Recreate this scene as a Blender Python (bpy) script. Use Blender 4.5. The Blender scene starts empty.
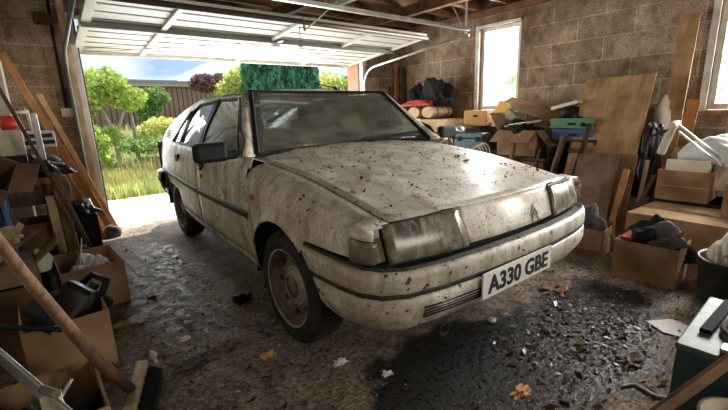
import bpy, bmesh, math, random
import numpy as np
from mathutils import Vector, Matrix, noise
random.seed(7)
PI = math.pi
sc = bpy.context.scene
COL = sc.collection
# ---------------------------------------------------------------- camera, world, sun, lights, exposure
cd = bpy.data.cameras.new('camera'); cam = bpy.data.objects.new('camera', cd); COL.objects.link(cam)
cam.location = (-1.6157, -1.5623, 1.1083); cam.rotation_euler = (1.3391, 0.0331, -0.6894)
cd.sensor_width = 36; cd.lens = 394.3/728*36; cd.clip_start = 0.02; cd.clip_end = 300
sc.camera = cam
sc.view_settings.view_transform = 'Standard'; sc.view_settings.look = 'None'
sc.view_settings.gamma = 1; sc.view_settings.use_curve_mapping = False
sc.view_settings.exposure = 0.18

w = bpy.data.worlds.new('sky'); sc.world = w; w.use_nodes = True
N = w.node_tree.nodes; L = w.node_tree.links; N.clear()
wo = N.new('ShaderNodeOutputWorld'); bg = N.new('ShaderNodeBackground'); L.new(bg.outputs[0], wo.inputs[0])
tc = N.new('ShaderNodeTexCoord')
mp = N.new('ShaderNodeMapping'); mp.inputs['Scale'].default_value = (1, 1, 3.2); L.new(tc.outputs['Generated'], mp.inputs[0])
nz = N.new('ShaderNodeTexNoise'); nz.inputs['Scale'].default_value = 3.2; nz.inputs['Detail'].default_value = 7; L.new(mp.outputs[0], nz.inputs['Vector'])
cr = N.new('ShaderNodeValToRGB'); L.new(nz.outputs[0], cr.inputs[0])
cr.color_ramp.elements[0].position = .40; cr.color_ramp.elements[0].color = (.26, .38, .54, 1)
cr.color_ramp.elements[1].position = .66; cr.color_ramp.elements[1].color = (.86, .89, .93, 1)
L.new(cr.outputs[0], bg.inputs[0])
dt = N.new('ShaderNodeVectorMath'); dt.operation = 'DOT_PRODUCT'; L.new(tc.outputs['Generated'], dt.inputs[0]); dt.inputs[1].default_value = (.93, .20, .30)
mr = N.new('ShaderNodeMapRange'); L.new(dt.outputs['Value'], mr.inputs[0])
mr.inputs[1].default_value = .25; mr.inputs[2].default_value = .9; mr.inputs[3].default_value = 1.0; mr.inputs[4].default_value = 3.0
L.new(mr.outputs[0], bg.inputs[1])

sd = bpy.data.lights.new('sun', 'SUN'); so = bpy.data.objects.new('sun', sd); COL.objects.link(so)
sd.energy = 8.5; sd.angle = .02; sd.color = (1, .95, .86)
so.rotation_euler = (-Vector((.30, .42, .86))).to_track_quat('-Z', 'Y').to_euler()

def area(name, loc, size, direction, power, color):
    d = bpy.data.lights.new(name, 'AREA'); d.shape = 'RECTANGLE'; d.size, d.size_y = size; d.energy = power; d.color = color
    o = bpy.data.objects.new(name, d); COL.objects.link(o); o.location = loc
    o.rotation_euler = Vector(direction).to_track_quat('-Z', 'Z').to_euler(); return o
area('daylight_window_1', (3.62, 1.52, 1.75), (1.0, .52), (-1, 0, -.25), 190, (1, .97, .92))
area('daylight_window_2', (3.62, -1.18, 1.70), (1.0, 1.0), (-1, 0, -.25), 230, (1, .96, .90))
area('fill_side', (3.62, -3.1, 1.70), (1.2, 1.2), (-1, .15, -.2), 150, (1, .95, .88))  # added fill light beside the camera, outside an unseen window
area('daylight_door', (.7, 3.75, 1.0), (3.0, 1.5), (.12, -1, .10), 125, (.95, .98, 1))
area('fill_back', (.9, -4.72, 1.6), (1.5, 1.0), (.25, 1, -.05), 85, (1, .95, .87))  # added fill light behind the camera, outside an unseen window

# ---------------------------------------------------------------- materials
def mat(name, base=(.5,.5,.5), rough=.6, metal=0, build=None, spec=.5):
    m = bpy.data.materials.new(name); m.use_nodes = True
    nt = m.node_tree; p = nt.nodes['Principled BSDF']
    p.inputs['Base Color'].default_value = (*base, 1); p.inputs['Roughness'].default_value = rough
    p.inputs['Metallic'].default_value = metal; p.inputs['Specular IOR Level'].default_value = spec
    if build: build(nt, p)
    return m
class NT:
    def __init__(s, nt, p): s.nt, s.p = nt, p
    def n(s, t, **k):
        x = s.nt.nodes.new('ShaderNode'+t)
        for a, b in k.items(): setattr(x, a, b)
        return x
    def l(s, a, b): s.nt.links.new(a, b)
    def co(s, kind='Object', scale=(1,1,1)):
        c = s.n('TexCoord'); m = s.n('Mapping'); m.inputs['Scale'].default_value = scale; s.l(c.outputs[kind], m.inputs[0]); return m.outputs[0]
    def noise(s, v, scale, detail=4, rough=.5):
        x = s.n('TexNoise'); x.inputs['Scale'].default_value = scale; x.inputs['Detail'].default_value = detail; x.inputs['Roughness'].default_value = rough
        s.l(v, x.inputs['Vector']); return x.outputs[0]
    def ramp(s, f, stops):
        r = s.n('ValToRGB'); e = r.color_ramp.elements
        while len(e) < len(stops): e.new(.5)
        for i, (p, c) in enumerate(stops):
            e[i].position = p; e[i].color = (*c, 1) if len(c) == 3 else c
        s.l(f, r.inputs[0]); return r.outputs[0]
    def mask(s, f, a, b):
        r = s.n('MapRange'); r.inputs[1].default_value = a; r.inputs[2].default_value = b; s.l(f, r.inputs[0]); return r.outputs[0]
    def mix(s, f, a, b, mode='MIX'):
        x = s.n('Mix', data_type='RGBA', blend_type=mode)
        if isinstance(f, (int, float)): x.inputs[0].default_value = f
        else: s.l(f, x.inputs[0])
        for i, v in ((6, a), (7, b)):
            if isinstance(v, tuple): x.inputs[i].default_value = (*v, 1)
            else: s.l(v, x.inputs[i])
        return x.outputs[2]
    def math(s, op, a, b):
        x = s.n('Math', operation=op)
        for i, v in ((0, a), (1, b)):
            if isinstance(v, (int, float)): x.inputs[i].default_value = v
            else: s.l(v, x.inputs[i])
        return x.outputs[0]
    def bump(s, h, strength=.3, dist=.01):
        b = s.n('Bump'); b.inputs['Strength'].default_value = strength; b.inputs['Distance'].default_value = dist
        s.l(h, b.inputs['Height']); s.l(b.outputs[0], s.p.inputs['Normal'])
    def col(s, c): s.l(c, s.p.inputs['Base Color'])

def block_mat(name, axis, course, off):
    def f(nt, p):
        q = NT(nt, p)
        c = q.n('NewGeometry'); sp = q.n('SeparateXYZ'); q.l(c.outputs['Position'], sp.inputs[0])
        cb = q.n('CombineXYZ'); q.l(sp.outputs[axis], cb.inputs[0]); q.l(q.math('SUBTRACT', sp.outputs[2], off), cb.inputs[1])
        b = q.n('TexBrick'); q.l(cb.outputs[0], b.inputs['Vector'])
        b.inputs['Scale'].default_value = 1; b.inputs['Mortar Size'].default_value = .006; b.inputs['Mortar Smooth'].default_value = .3
        b.inputs['Brick Width'].default_value = .56; b.inputs['Row Height'].default_value = course; b.inputs['Bias'].default_value = -.1
        b.inputs['Color1'].default_value = (.30, .235, .17, 1); b.inputs['Color2'].default_value = (.43, .35, .265, 1); b.inputs['Mortar'].default_value = (.60, .49, .36, 1)
        v = c.outputs['Position']
        big = q.noise(v, 1.3, 4); mid = q.noise(v, 9, 6); fine = q.noise(v, 70, 3)
        k = q.mix(1.0, b.outputs['Color'], q.ramp(mid, [(.3, (.55,.5,.46)), (.7, (1.15,1.1,1.05))]), 'MULTIPLY')
        k = q.mix(1.0, k, q.ramp(fine, [(.32, (.5,.5,.5)), (.55, (1.1,1.1,1.1))]), 'MULTIPLY')
        k = q.mix(1.0, k, q.ramp(big, [(.35, (.62,.55,.48)), (.62, (1.1,1.08,1.05))]), 'MULTIPLY')
        q.col(k)
        h = q.math('ADD', q.math('MULTIPLY', b.outputs['Fac'], -.9), q.math('MULTIPLY', fine, .8)); q.bump(h, .8, .008)
    return mat(name, rough=.95, build=f, spec=.2)
M = {}
M['block_x'] = block_mat('side_wall_blocks', 1, .2375, .62)
M['block_y'] = block_mat('end_wall_blocks', 0, .187, .135)

def floor_f(nt, p):
    q = NT(nt, p); g = q.n('NewGeometry'); v = g.outputs['Position']
    sp = q.n('SeparateXYZ'); q.l(v, sp.inputs[0])
    big = q.noise(v, .9, 6, .6); mid = q.noise(v, 5, 8, .65); fine = q.noise(v, 42, 5, .7)
    wv = q.n('TexWave', wave_type='BANDS', bands_direction='Y'); q.l(v, wv.inputs['Vector']); wv.inputs['Scale'].default_value = 17; wv.inputs['Distortion'].default_value = 2.6; wv.inputs['Detail'].default_value = 3; wv.inputs['Detail Scale'].default_value = 2.2
    base = q.mix(q.mask(mid, .35, .68), (.095, .068, .050), (.32, .262, .205))
    base = q.mix(1.0, base, q.ramp(fine, [(.36, (.25,.23,.21)), (.62, (1.45,1.42,1.38))]), 'MULTIPLY')
    base = q.mix(1.0, base, q.ramp(wv.outputs['Fac'], [(.1, (.78,.75,.72)), (.6, (1.08,1.06,1.04))]), 'MULTIPLY')
    # pale crumbs of plaster and grit
    vo = q.n('TexVoronoi'); q.l(v, vo.inputs['Vector']); vo.inputs['Scale'].default_value = 40
    crumb = q.math('MULTIPLY', q.mask(vo.outputs['Distance'], .17, .12), q.mask(q.noise(v, 7, 3), .48, .56))
    base = q.mix(crumb, base, (.42, .38, .33))
    # clean dry concrete outside the door
    out = q.mask(q.math('ADD', sp.outputs[1], q.math('MULTIPLY', mid, .5)), 3.35, 3.75)
    base = q.mix(out, base, q.mix(q.mask(mid, .3, .7), (.50,.47,.42), (.68,.65,.60)))
    # oil soaked area in front of the bumper and damp tracks
    def blob(cx, cy, rx, ry, soft=.35):
        dx = q.math('DIVIDE', q.math('SUBTRACT', sp.outputs[0], cx), rx); dy = q.math('DIVIDE', q.math('SUBTRACT', sp.outputs[1], cy), ry)
        d = q.math('ADD', q.math('MULTIPLY', dx, dx), q.math('MULTIPLY', dy, dy))
        d = q.math('ADD', d, q.math('MULTIPLY', q.math('SUBTRACT', mid, .5), 2.2))
        return q.mask(d, 1.15, 1.15-soft)
    oil = q.math('MAXIMUM', blob(.25, -.82, .85, .36), blob(-.35, -.62, .5, .30))
    damp = q.math('MULTIPLY', q.math('MAXIMUM', blob(-1.05, 1.2, .30, 1.5, .6), blob(-1.0, .1, .25, .5, .5)), q.mask(q.noise(v, 16, 5, .7), .40, .62))
    base = q.mix(oil, base, (.012, .010, .009)); base = q.mix(q.math('MULTIPLY', damp, .25), base, (.07,.06,.052))
    q.col(base)
    wet = q.math('MAXIMUM', q.math('MULTIPLY', oil, q.mask(fine, .62, .42)), q.math('MULTIPLY', damp, .8))
    r = q.math('SUBTRACT', .86, q.math('MULTIPLY', wet, .60)); q.l(r, p.inputs['Roughness'])
    h = q.math('ADD', q.math('ADD', q.math('MULTIPLY', q.math('MULTIPLY', wv.outputs['Fac'], .14), q.math('SUBTRACT', 1.0, q.math('MULTIPLY', oil, .85))), q.math('MULTIPLY', fine, .5)), mid); q.bump(h, .9, .014)
M['floor'] = mat('dirty_ridged_concrete', rough=.85, build=floor_f, spec=.4)

def wood(name, c1, c2, scale=(2, 2, 14), rough=.7, dark=.0):
    def f(nt, p):
        q = NT(nt, p); v = q.co('Object', scale)
        a = q.noise(v, 3.5, 6, .6); b = q.noise(q.co('Object', (3,3,3)), 2, 4)
        k = q.mix(q.mask(a, .35, .65), c1, c2)
        k = q.mix(1.0, k, q.ramp(b, [(.3, (.6,.56,.52)), (.65, (1.1,1.1,1.1))]), 'MULTIPLY')
        q.col(k); q.bump(a, .3, .003)
    return mat(name, rough=rough, build=f, spec=.3)
M['ply'] = wood('plywood', (.36,.21,.10), (.48,.30,.155), (9,9,1.2))
M['wood_orange'] = wood('orange_pine', (.34,.15,.05), (.50,.25,.10), (14,14,1.2))
M['wood_pale'] = wood('pale_timber', (.42,.31,.19), (.58,.45,.30), (14,14,1.5))
M['wood_dark'] = wood('dark_old_timber', (.045,.028,.018), (.11,.07,.045), (12,12,1.5))
M['wood_mid'] = wood('brown_timber', (.15,.085,.045), (.26,.15,.08), (14,14,1.5))
M['joist'] = wood('joist_timber', (.14,.075,.035), (.25,.13,.06), (1.5,14,14))
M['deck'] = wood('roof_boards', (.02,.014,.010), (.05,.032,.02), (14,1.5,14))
M['wood_handle'] = wood('worn_handle', (.13,.075,.045), (.25,.16,.10), (20,20,2))

def card_f(c1, c2):
    def f(nt, p):
        q = NT(nt, p); v = q.co('Object'); a = q.noise(v, 6, 5); w_ = q.n('TexWave', bands_direction='X'); q.l(v, w_.inputs['Vector']); w_.inputs['Scale'].default_value = 55
        k = q.mix(q.mask(a, .3, .7), c1, c2); k = q.mix(1.0, k, q.ramp(q.noise(v, 2.1, 3), [(.38, (.62,.55,.5)), (.6, (1.05,1.05,1.05))]), 'MULTIPLY')
        q.col(k); q.bump(q.math('ADD', w_.outputs['Fac'], q.math('MULTIPLY', a, 3)), .12, .004)
    return f
M['card'] = mat('cardboard', rough=.9, build=card_f((.33,.21,.115), (.50,.34,.20)), spec=.15)
M['card_pale'] = mat('pale_cardboard', rough=.9, build=card_f((.50,.39,.26), (.64,.51,.36)), spec=.15)
M['card_dark'] = mat('dark_cardboard', rough=.9, build=card_f((.12,.075,.045), (.20,.125,.075)), spec=.15)

def dirty(name, c, rough=.6, metal=0, amt=.5, dc=(.10,.075,.05), scale=8, spec=.4):
    def f(nt, p):
        q = NT(nt, p); v = q.co('Object'); a = q.noise(v, scale, 7, .65)
        q.col(q.mix(q.math('MULTIPLY', q.mask(a, .42, .68), amt), c, dc)); q.bump(a, .15, .003)
    return mat(name, c, rough, metal, f, spec)
M['rubber'] = dirty('tyre_rubber', (.018,.016,.015), .85, 0, .45, (.07,.055,.045), 14)
M['black_plastic'] = dirty('black_plastic', (.009,.009,.010), .55, 0, .15, (.06,.05,.04), 9, .25)
M['black'] = mat('soot_black', (.008,.008,.008), .9)
M['rust_rim'] = dirty('rusty_wheel', (.20,.17,.14), .6, .2, .9, (.07,.035,.02), 12)
M['steel'] = dirty('galvanised_steel', (.55,.55,.53), .4, .75, .5, (.22,.18,.14), 12)
M['door_white'] = dirty('door_sheet', (.55,.53,.45), .55, 0, .25, (.34,.29,.22), 5)
M['door_rail'] = dirty('painted_rail', (.13,.14,.12), .5, .3, .4, (.08,.06,.05), 8)
M['white_frame'] = dirty('flaking_white_paint', (.66,.63,.57), .6, 0, .45, (.30,.22,.15), 10)
M['whitewash'] = dirty('whitewash', (.50,.46,.38), .9, 0, .5, (.28,.23,.17), 4)
M['cream'] = dirty('cream_plastic', (.62,.56,.44), .5, 0, .4, (.25,.19,.12), 7)
M['white_plastic'] = dirty('grubby_white_plastic', (.62,.62,.60), .45, 0, .4, (.25,.22,.18), 7)
M['sack'] = dirty('white_sack', (.66,.60,.50), .7, 0, .35, (.33,.26,.18), 4)
M['bag_black'] = mat('black_bag', (.012,.012,.013), .32)
M['cloth_dark'] = dirty('dark_cloth', (.008,.008,.009), .9, 0, .5, (.030,.028,.028), 6, .2)
M['cloth_grey'] = dirty('grey_cloth', (.085,.083,.08), .9, 0, .5, (.17,.155,.14), 6)
M['cloth_red'] = dirty('red_cloth', (.42,.05,.035), .85, 0, .4, (.20,.03,.02), 6)
M['cloth_tan'] = dirty('tan_cloth', (.40,.27,.15), .9, 0, .5, (.22,.13,.07), 6)
M['blue'] = dirty('blue_plastic', (.035,.10,.24), .5, 0, .4, (.06,.06,.06), 6)
M['green'] = dirty('green_plastic', (.10,.24,.13), .5, 0, .4, (.07,.08,.05), 6)
M['teal'] = dirty('teal_paint', (.035,.085,.10), .5, .1, .5, (.03,.03,.03), 5)
M['teal_top'] = dirty('worn_teal_paint', (.12,.19,.18), .55, .1, .9, (.05,.05,.045), 9)
M['toolbox'] = dirty('grey_blue_plastic', (.13,.19,.21), .5, 0, .4, (.07,.07,.07), 6)
M['red'] = mat('red_plastic', (.55,.03,.02), .45)
M['orange'] = dirty('orange_wood_box', (.55,.30,.10), .7, 0, .3, (.35,.18,.06), 6)
M['yellow'] = mat('yellow_card', (.75,.48,.10), .8)
M['paper'] = dirty('paper', (.72,.70,.66), .85, 0, .3, (.45,.38,.30), 9)
M['amber'] = mat('amber_lens', (.55,.14,.02), .3)
M['red_lens'] = mat('red_lens', (.35,.02,.015), .3)
M['brick'] = dirty('house_brick', (.34,.17,.11), .9, 0, .5, (.22,.12,.08), 20)
M['plate_white'] = dirty('plate_reflective', (.72,.71,.66), .45, 0, .4, (.42,.36,.27), 6)
M['plate_black'] = mat('plate_ink', (.012,.012,.012), .5)
M['lamp_white'] = mat('lamp_diffuser', (.8,.85,.78), .4)

def car_paint(bonnet=False):
    def f(nt, p):
        q = NT(nt, p); v = q.co('Object'); sp = q.n('SeparateXYZ'); q.l(v, sp.inputs[0])
        big = q.noise(v, 2.0, 6, .6); mid = q.noise(v, 8, 7, .65); st = q.noise(q.co('Object', (5, 5, 1.0) if not bonnet else (5, 2.2, 5)), 3, 6, .65); fine = q.noise(v, 55, 4, .7)
        k = q.mix(q.math('MULTIPLY', q.mask(mid, .33, .70), .75), (.76,.73,.65), (.46,.39,.30))
        k = q.mix(q.math('MULTIPLY', q.mask(st, .46, .66), .45 if bonnet else .7), k, (.27,.21,.145))
        k = q.mix(q.math('MULTIPLY', q.mask(big, .50, .70), .42), k, (.22,.165,.11))
        low = q.math('MULTIPLY', q.mask(sp.outputs[2], .62, .28), q.mask(mid, .28, .62))
        k = q.mix(q.math('MULTIPLY', low, .8), k, (.15,.11,.075))
        k = q.mix(1.0, k, q.ramp(fine, [(.3, (.78,.75,.7)), (.5, (1.03,1.03,1.03))]), 'MULTIPLY')
        for s_, th, g0, g1 in ((26, .19, .49, .53), (60, .23, .49, .54), (11, .12, .47, .50), (17, .17, .51, .55)):
            vo = q.n('TexVoronoi'); vo.inputs['Scale'].default_value = s_; vo.inputs['Randomness'].default_value = 1
            dm = q.n('VectorMath', operation='ADD'); q.l(v, dm.inputs[0])
            nn = q.n('TexNoise'); nn.inputs['Scale'].default_value = 30; q.l(v, nn.inputs['Vector'])
            sc_ = q.n('VectorMath', operation='SCALE'); q.l(nn.outputs['Color'], sc_.inputs[0]); sc_.inputs['Scale'].default_value = .035
            q.l(sc_.outputs[0], dm.inputs[1]); q.l(dm.outputs[0], vo.inputs['Vector'])
            dmask = q.math('MULTIPLY', q.mask(vo.outputs['Distance'], th, th*.6), q.mask(q.noise(v, s_*.16, 2), g0, g1))
            k = q.mix(dmask, k, (.035,.024,.016))
        rust = q.math('MULTIPLY', q.mask(q.noise(v, 4.4, 5, .7), .60, .66), q.mask(mid, .48, .6))
        k = q.mix(rust, k, (.16,.065,.022)); q.col(k)
        r = q.math('ADD', .38 if bonnet else .30, q.math('MULTIPLY', mid, .34 if bonnet else .38)); q.l(r, p.inputs['Roughness'])
        q.bump(q.math('ADD', fine, q.math('MULTIPLY', mid, .5)), .10, .003)
    return f
M['paint'] = mat('dirty_cream_paint', (.7,.67,.6), .4, build=car_paint(), spec=.5)
M['bonnet_paint'] = mat('dirty_bonnet_paint', (.7,.67,.6), .35, build=car_paint(True), spec=.22)
M['bonnet_paint'].node_tree.nodes['Principled BSDF'].inputs['Coat Weight'].default_value = .35
M['bonnet_paint'].node_tree.nodes['Principled BSDF'].inputs['Coat Roughness'].default_value = .14
M['trim'] = dirty('body_trim', (.018,.017,.016), .6, 0, .35, (.14,.115,.09), 16)

def glass(name, dust, dirt=(.40,.37,.31), sc_=5, tint=(.85,.92,.88)):
    m = bpy.data.materials.new(name); m.use_nodes = True; nt = m.node_tree; nt.nodes.clear()
    q = NT(nt, None); o = q.n('OutputMaterial'); tr = q.n('BsdfTransparent'); tr.inputs[0].default_value = (*tint, 1)
    gl = q.n('BsdfGlossy'); gl.inputs['Roughness'].default_value = .04; fr = q.n('Fresnel'); fr.inputs[0].default_value = 1.5
    m1 = q.n('MixShader'); q.l(q.math('MULTIPLY', fr.outputs[0], .9), m1.inputs[0]); q.l(tr.outputs[0], m1.inputs[1]); q.l(gl.outputs[0], m1.inputs[2])
    df = q.n('BsdfDiffuse'); v = q.co('Object'); a = q.noise(v, sc_, 6, .65)
    vo = q.n('TexVoronoi'); q.l(v, vo.inputs['Vector']); vo.inputs['Scale'].default_value = 24
    spot = q.math('MULTIPLY', q.mask(vo.outputs['Distance'], .20, .13), q.mask(q.noise(v, 3.5, 2), .47, .54))
    q.l(q.mix(spot, dirt, (.05,.04,.03)), df.inputs[0])
    f = q.math('MAXIMUM', q.math('ADD', dust*.6, q.math('MULTIPLY', q.mask(a, .40, .68), dust*1.3)), spot)
    m2 = q.n('MixShader'); q.l(f, m2.inputs[0]); q.l(m1.outputs[0], m2.inputs[1]); q.l(df.outputs[0], m2.inputs[2]); q.l(m2.outputs[0], o.inputs[0])
    return m
M['ws_glass'] = glass('dusty_windscreen', .11, (.50,.46,.38))
M['side_glass'] = glass('dusty_side_glass', .20, (.50,.48,.42))
M['win_glass'] = glass('hazy_window', .12, (.8,.8,.78), 3, (1,1,1))
def lamp_f(nt, p):
    q = NT(nt, p); v = q.co('Object', (9, 3, 5)); a = q.noise(v, 3, 6, .7); b = q.noise(q.co('Object'), 9, 6)
    q.col(q.mix(q.mask(b, .35, .65), q.mix(q.mask(a, .4, .6), (.07,.062,.05), (.36,.33,.27)), (.13,.10,.07)))
M['lens'] = mat('grimy_lamp_lens', (.3,.29,.26), .24, build=lamp_f, spec=.45)

def leaf_mat(name, c1, c2):
    m = bpy.data.materials.new(name); m.use_nodes = True; nt = m.node_tree; nt.nodes.clear(); q = NT(nt, None)
    o = q.n('OutputMaterial'); d = q.n('BsdfDiffuse'); t = q.n('BsdfTranslucent'); mx = q.n('MixShader'); mx.inputs[0].default_value = .4
    g = q.n('NewGeometry'); c = q.ramp(g.outputs['Random Per Island'], [(0, c1), (1, c2)])
    q.l(c, d.inputs[0]); q.l(c, t.inputs[0]); q.l(d.outputs[0], mx.inputs[1]); q.l(t.outputs[0], mx.inputs[2]); q.l(mx.outputs[0], o.inputs[0]); return m
M['leaf_lime'] = leaf_mat('lime_leaves', (.30, .42, .08), (.72, .82, .28))
M['leaf_green'] = leaf_mat('green_leaves', (.12, .24, .07), (.42, .58, .22))
M['leaf_yellow'] = leaf_mat('yellow_green_leaves', (.55, .62, .16), (.92, .92, .50))
M['leaf_conifer'] = leaf_mat('conifer_leaves', (.04, .15, .08), (.26, .58, .36))
M['leaf_plum'] = leaf_mat('plum_leaves', (.14,.08,.08), (.34,.22,.22))
M['grass'] = leaf_mat('grass_blades', (.30, .36, .10), (.78, .80, .36))
M['grass_brown'] = leaf_mat('seeding_grass', (.34,.24,.10), (.62,.50,.26))
M['dead_leaf'] = leaf_mat('dead_leaves', (.035,.022,.012), (.22,.13,.06))
M['grit'] = leaf_mat('pale_grit', (.18,.15,.12), (.60,.56,.50))
M['soil'] = dirty('garden_soil', (.16,.18,.07), .95, 0, .6, (.25,.22,.12), 4)
def fence_f(nt, p):
    q = NT(nt, p); v = q.co('Object'); w_ = q.n('TexWave', bands_direction='X'); q.l(v, w_.inputs['Vector']); w_.inputs['Scale'].default_value = 2.2
    q.col(q.mix(q.mask(w_.outputs['Fac'], 0, .25), (.08,.05,.04), q.mix(q.noise(v, 3), (.26,.155,.12), (.36,.23,.18))))
M['fence'] = mat('fence_boards', rough=.9, build=fence_f)
M['roof_tile'] = dirty('slate_blue_roof', (.30,.36,.42), .8, 0, .3, (.24,.28,.33), 3)
M['render'] = dirty('cream_render', (.70,.62,.48), .9, 0, .2, (.5,.45,.35), 2)
M['wood_bright'] = wood('bright_pine', (.50,.28,.12), (.68,.42,.20), (14,14,1.2))  # paler tone of the orange pine
M['bark'] = dirty('pale_bark', (.48,.44,.36), .9, 0, .5, (.25,.22,.16), 10)

# ---------------------------------------------------------------- mesh helpers
class MB:
    def __init__(s): s.v = []; s.f = []
    def add(s, vs, fs, T=None):
        o = len(s.v)
        s.v += [tuple(T @ Vector(v)) for v in vs] if T is not None else [tuple(v) for v in vs]
        s.f += [tuple(i+o for i in f) for f in fs]; return s
    def box(s, c, d, T=None, R=None):
        x, y, z = d[0]/2, d[1]/2, d[2]/2
        vs = [Vector((a*x, b*y, e*z)) for a in (-1,1) for b in (-1,1) for e in (-1,1)]
        if R is not None: vs = [R @ v for v in vs]
        vs = [v + Vector(c) for v in vs]
        return s.add(vs, [(0,1,3,2),(4,6,7,5),(0,4,5,1),(2,3,7,6),(0,2,6,4),(1,5,7,3)], T)
    def bx(s, x0, x1, y0, y1, z0, z1, T=None): return s.box(((x0+x1)/2,(y0+y1)/2,(z0+z1)/2), (abs(x1-x0),abs(y1-y0),abs(z1-z0)), T)
    def bar(s, p0, p1, w_, h, up=(0,0,1), T=None):
        p0, p1 = Vector(p0), Vector(p1); d = p1-p0; z = d.normalized(); x = Vector(up).cross(z)
        if x.length < 1e-4: x = Vector((1,0,0)).cross(z)
        x.normalize(); y = z.cross(x)
        R = Matrix((x, y, z)).transposed()
        return s.box((p0+p1)/2, (w_, h, d.length), T, R)
    def tube(s, pts, r, n=10, T=None, cap=True, closed=False):
        pts = [Vector(p) for p in pts]; k = len(pts); rs = r if isinstance(r, (list, tuple)) else [r]*k
        vs = []; prev = None
        for i, p in enumerate(pts):
            a = pts[(i-1) % k] if (i or closed) else p; b = pts[(i+1) % k] if (i < k-1 or closed) else p
            t = (b-a).normalized()
            if prev is None:
                u = Vector((0,0,1)).cross(t)
                if u.length < .1: u = Vector((1,0,0)).cross(t)
            else: u = prev - t*prev.dot(t)
            u.normalize(); prev = u; w_ = t.cross(u)
            vs += [p + (u*math.cos(2*PI*j/n)+w_*math.sin(2*PI*j/n))*rs[i] for j in range(n)]
        fs = [(i*n+j, i*n+(j+1)%n, ((i+1)%k)*n+(j+1)%n, ((i+1)%k)*n+j) for i in range(k if closed else k-1) for j in range(n)]
        if cap and not closed: fs += [tuple(range(n))[::-1], tuple((k-1)*n+j for j in range(n))]
        return s.add(vs, fs, T)
    def lathe(s, prof, n=32, T=None, closed=False):   # prof: (r, z) around Z
        k = len(prof); vs = [(r*math.cos(2*PI*j/n), r*math.sin(2*PI*j/n), z) for r, z in prof for j in range(n)]
        fs = [(i*n+j, i*n+(j+1)%n, ((i+1)%k)*n+(j+1)%n, ((i+1)%k)*n+j) for i in range(k if closed else k-1) for j in range(n)]
        return s.add(vs, fs, T)
    def grid(s, P, T=None):
        a, b = len(P), len(P[0]); return s.add([p for r in P for p in r], [(i*b+j, i*b+j+1, (i+1)*b+j+1, (i+1)*b+j) for i in range(a-1) for j in range(b-1)], T)
    def prism(s, poly, n_, T=None):   # poly 3-D points, extruded by vector n_
        k = len(poly); n_ = Vector(n_); vs = [Vector(p) for p in poly]; vs += [p+n_ for p in vs]
        return s.add(vs, [tuple(range(k))[::-1], tuple(range(k, 2*k))] + [(i, (i+1)%k, k+(i+1)%k, k+i) for i in range(k)], T)
    def build(s, name, m, parent=None, smooth=False, bevel=0, solid=0, offset=-1, normals=True, sub=0):
        me = bpy.data.meshes.new(name); me.from_pydata([tuple(v) for v in s.v], [], s.f)
        if normals:
            b = bmesh.new(); b.from_mesh(me); bmesh.ops.recalc_face_normals(b, faces=b.faces); b.to_mesh(me); b.free()
        o = bpy.data.objects.new(name, me); COL.objects.link(o); me.materials.append(M[m] if isinstance(m, str) else m)
        if smooth: me.polygons.foreach_set('use_smooth', [True]*len(me.polygons))
        if parent: o.parent = parent
        if solid: a = o.modifiers.new('s', 'SOLIDIFY'); a.thickness = solid; a.offset = offset
        if sub: a = o.modifiers.new('u', 'SUBSURF'); a.levels = a.render_levels = sub
        if bevel: a = o.modifiers.new('b', 'BEVEL'); a.width = bevel; a.segments = 2; a.limit_method = 'ANGLE'
        return o
def empty(name, loc=(0,0,0), rz=0, rot=None):
    o = bpy.data.objects.new(name, None); COL.objects.link(o); o.location = loc; o.rotation_euler = rot or (0,0,rz); o.empty_display_size = .05; return o
def tag(o, label, cat, group=None, kind=None):
    o['label'] = label; o['category'] = cat
    if group: o['group'] = group
    if kind: o['kind'] = kind
    return o
def struct(o, label=None):
    o['kind'] = 'structure'
    if label: o['label'] = label
    return o
def E3(x, y, z): return Matrix.Rotation(z, 3, 'Z') @ Matrix.Rotation(y, 3, 'Y') @ Matrix.Rotation(x, 3, 'X')

# ---------------------------------------------------------------- the room
XR, XL, YF, YB, ZT = 3.27, -2.6, 3.40, -4.6, 2.36
mb = MB(); n = 60; mb.bx(XL-.2, XR+.2, YB-.2, 5.0, -.2, 0); struct(mb.build('floor', 'floor'), 'ridged concrete floor with oil and dirt')
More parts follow.
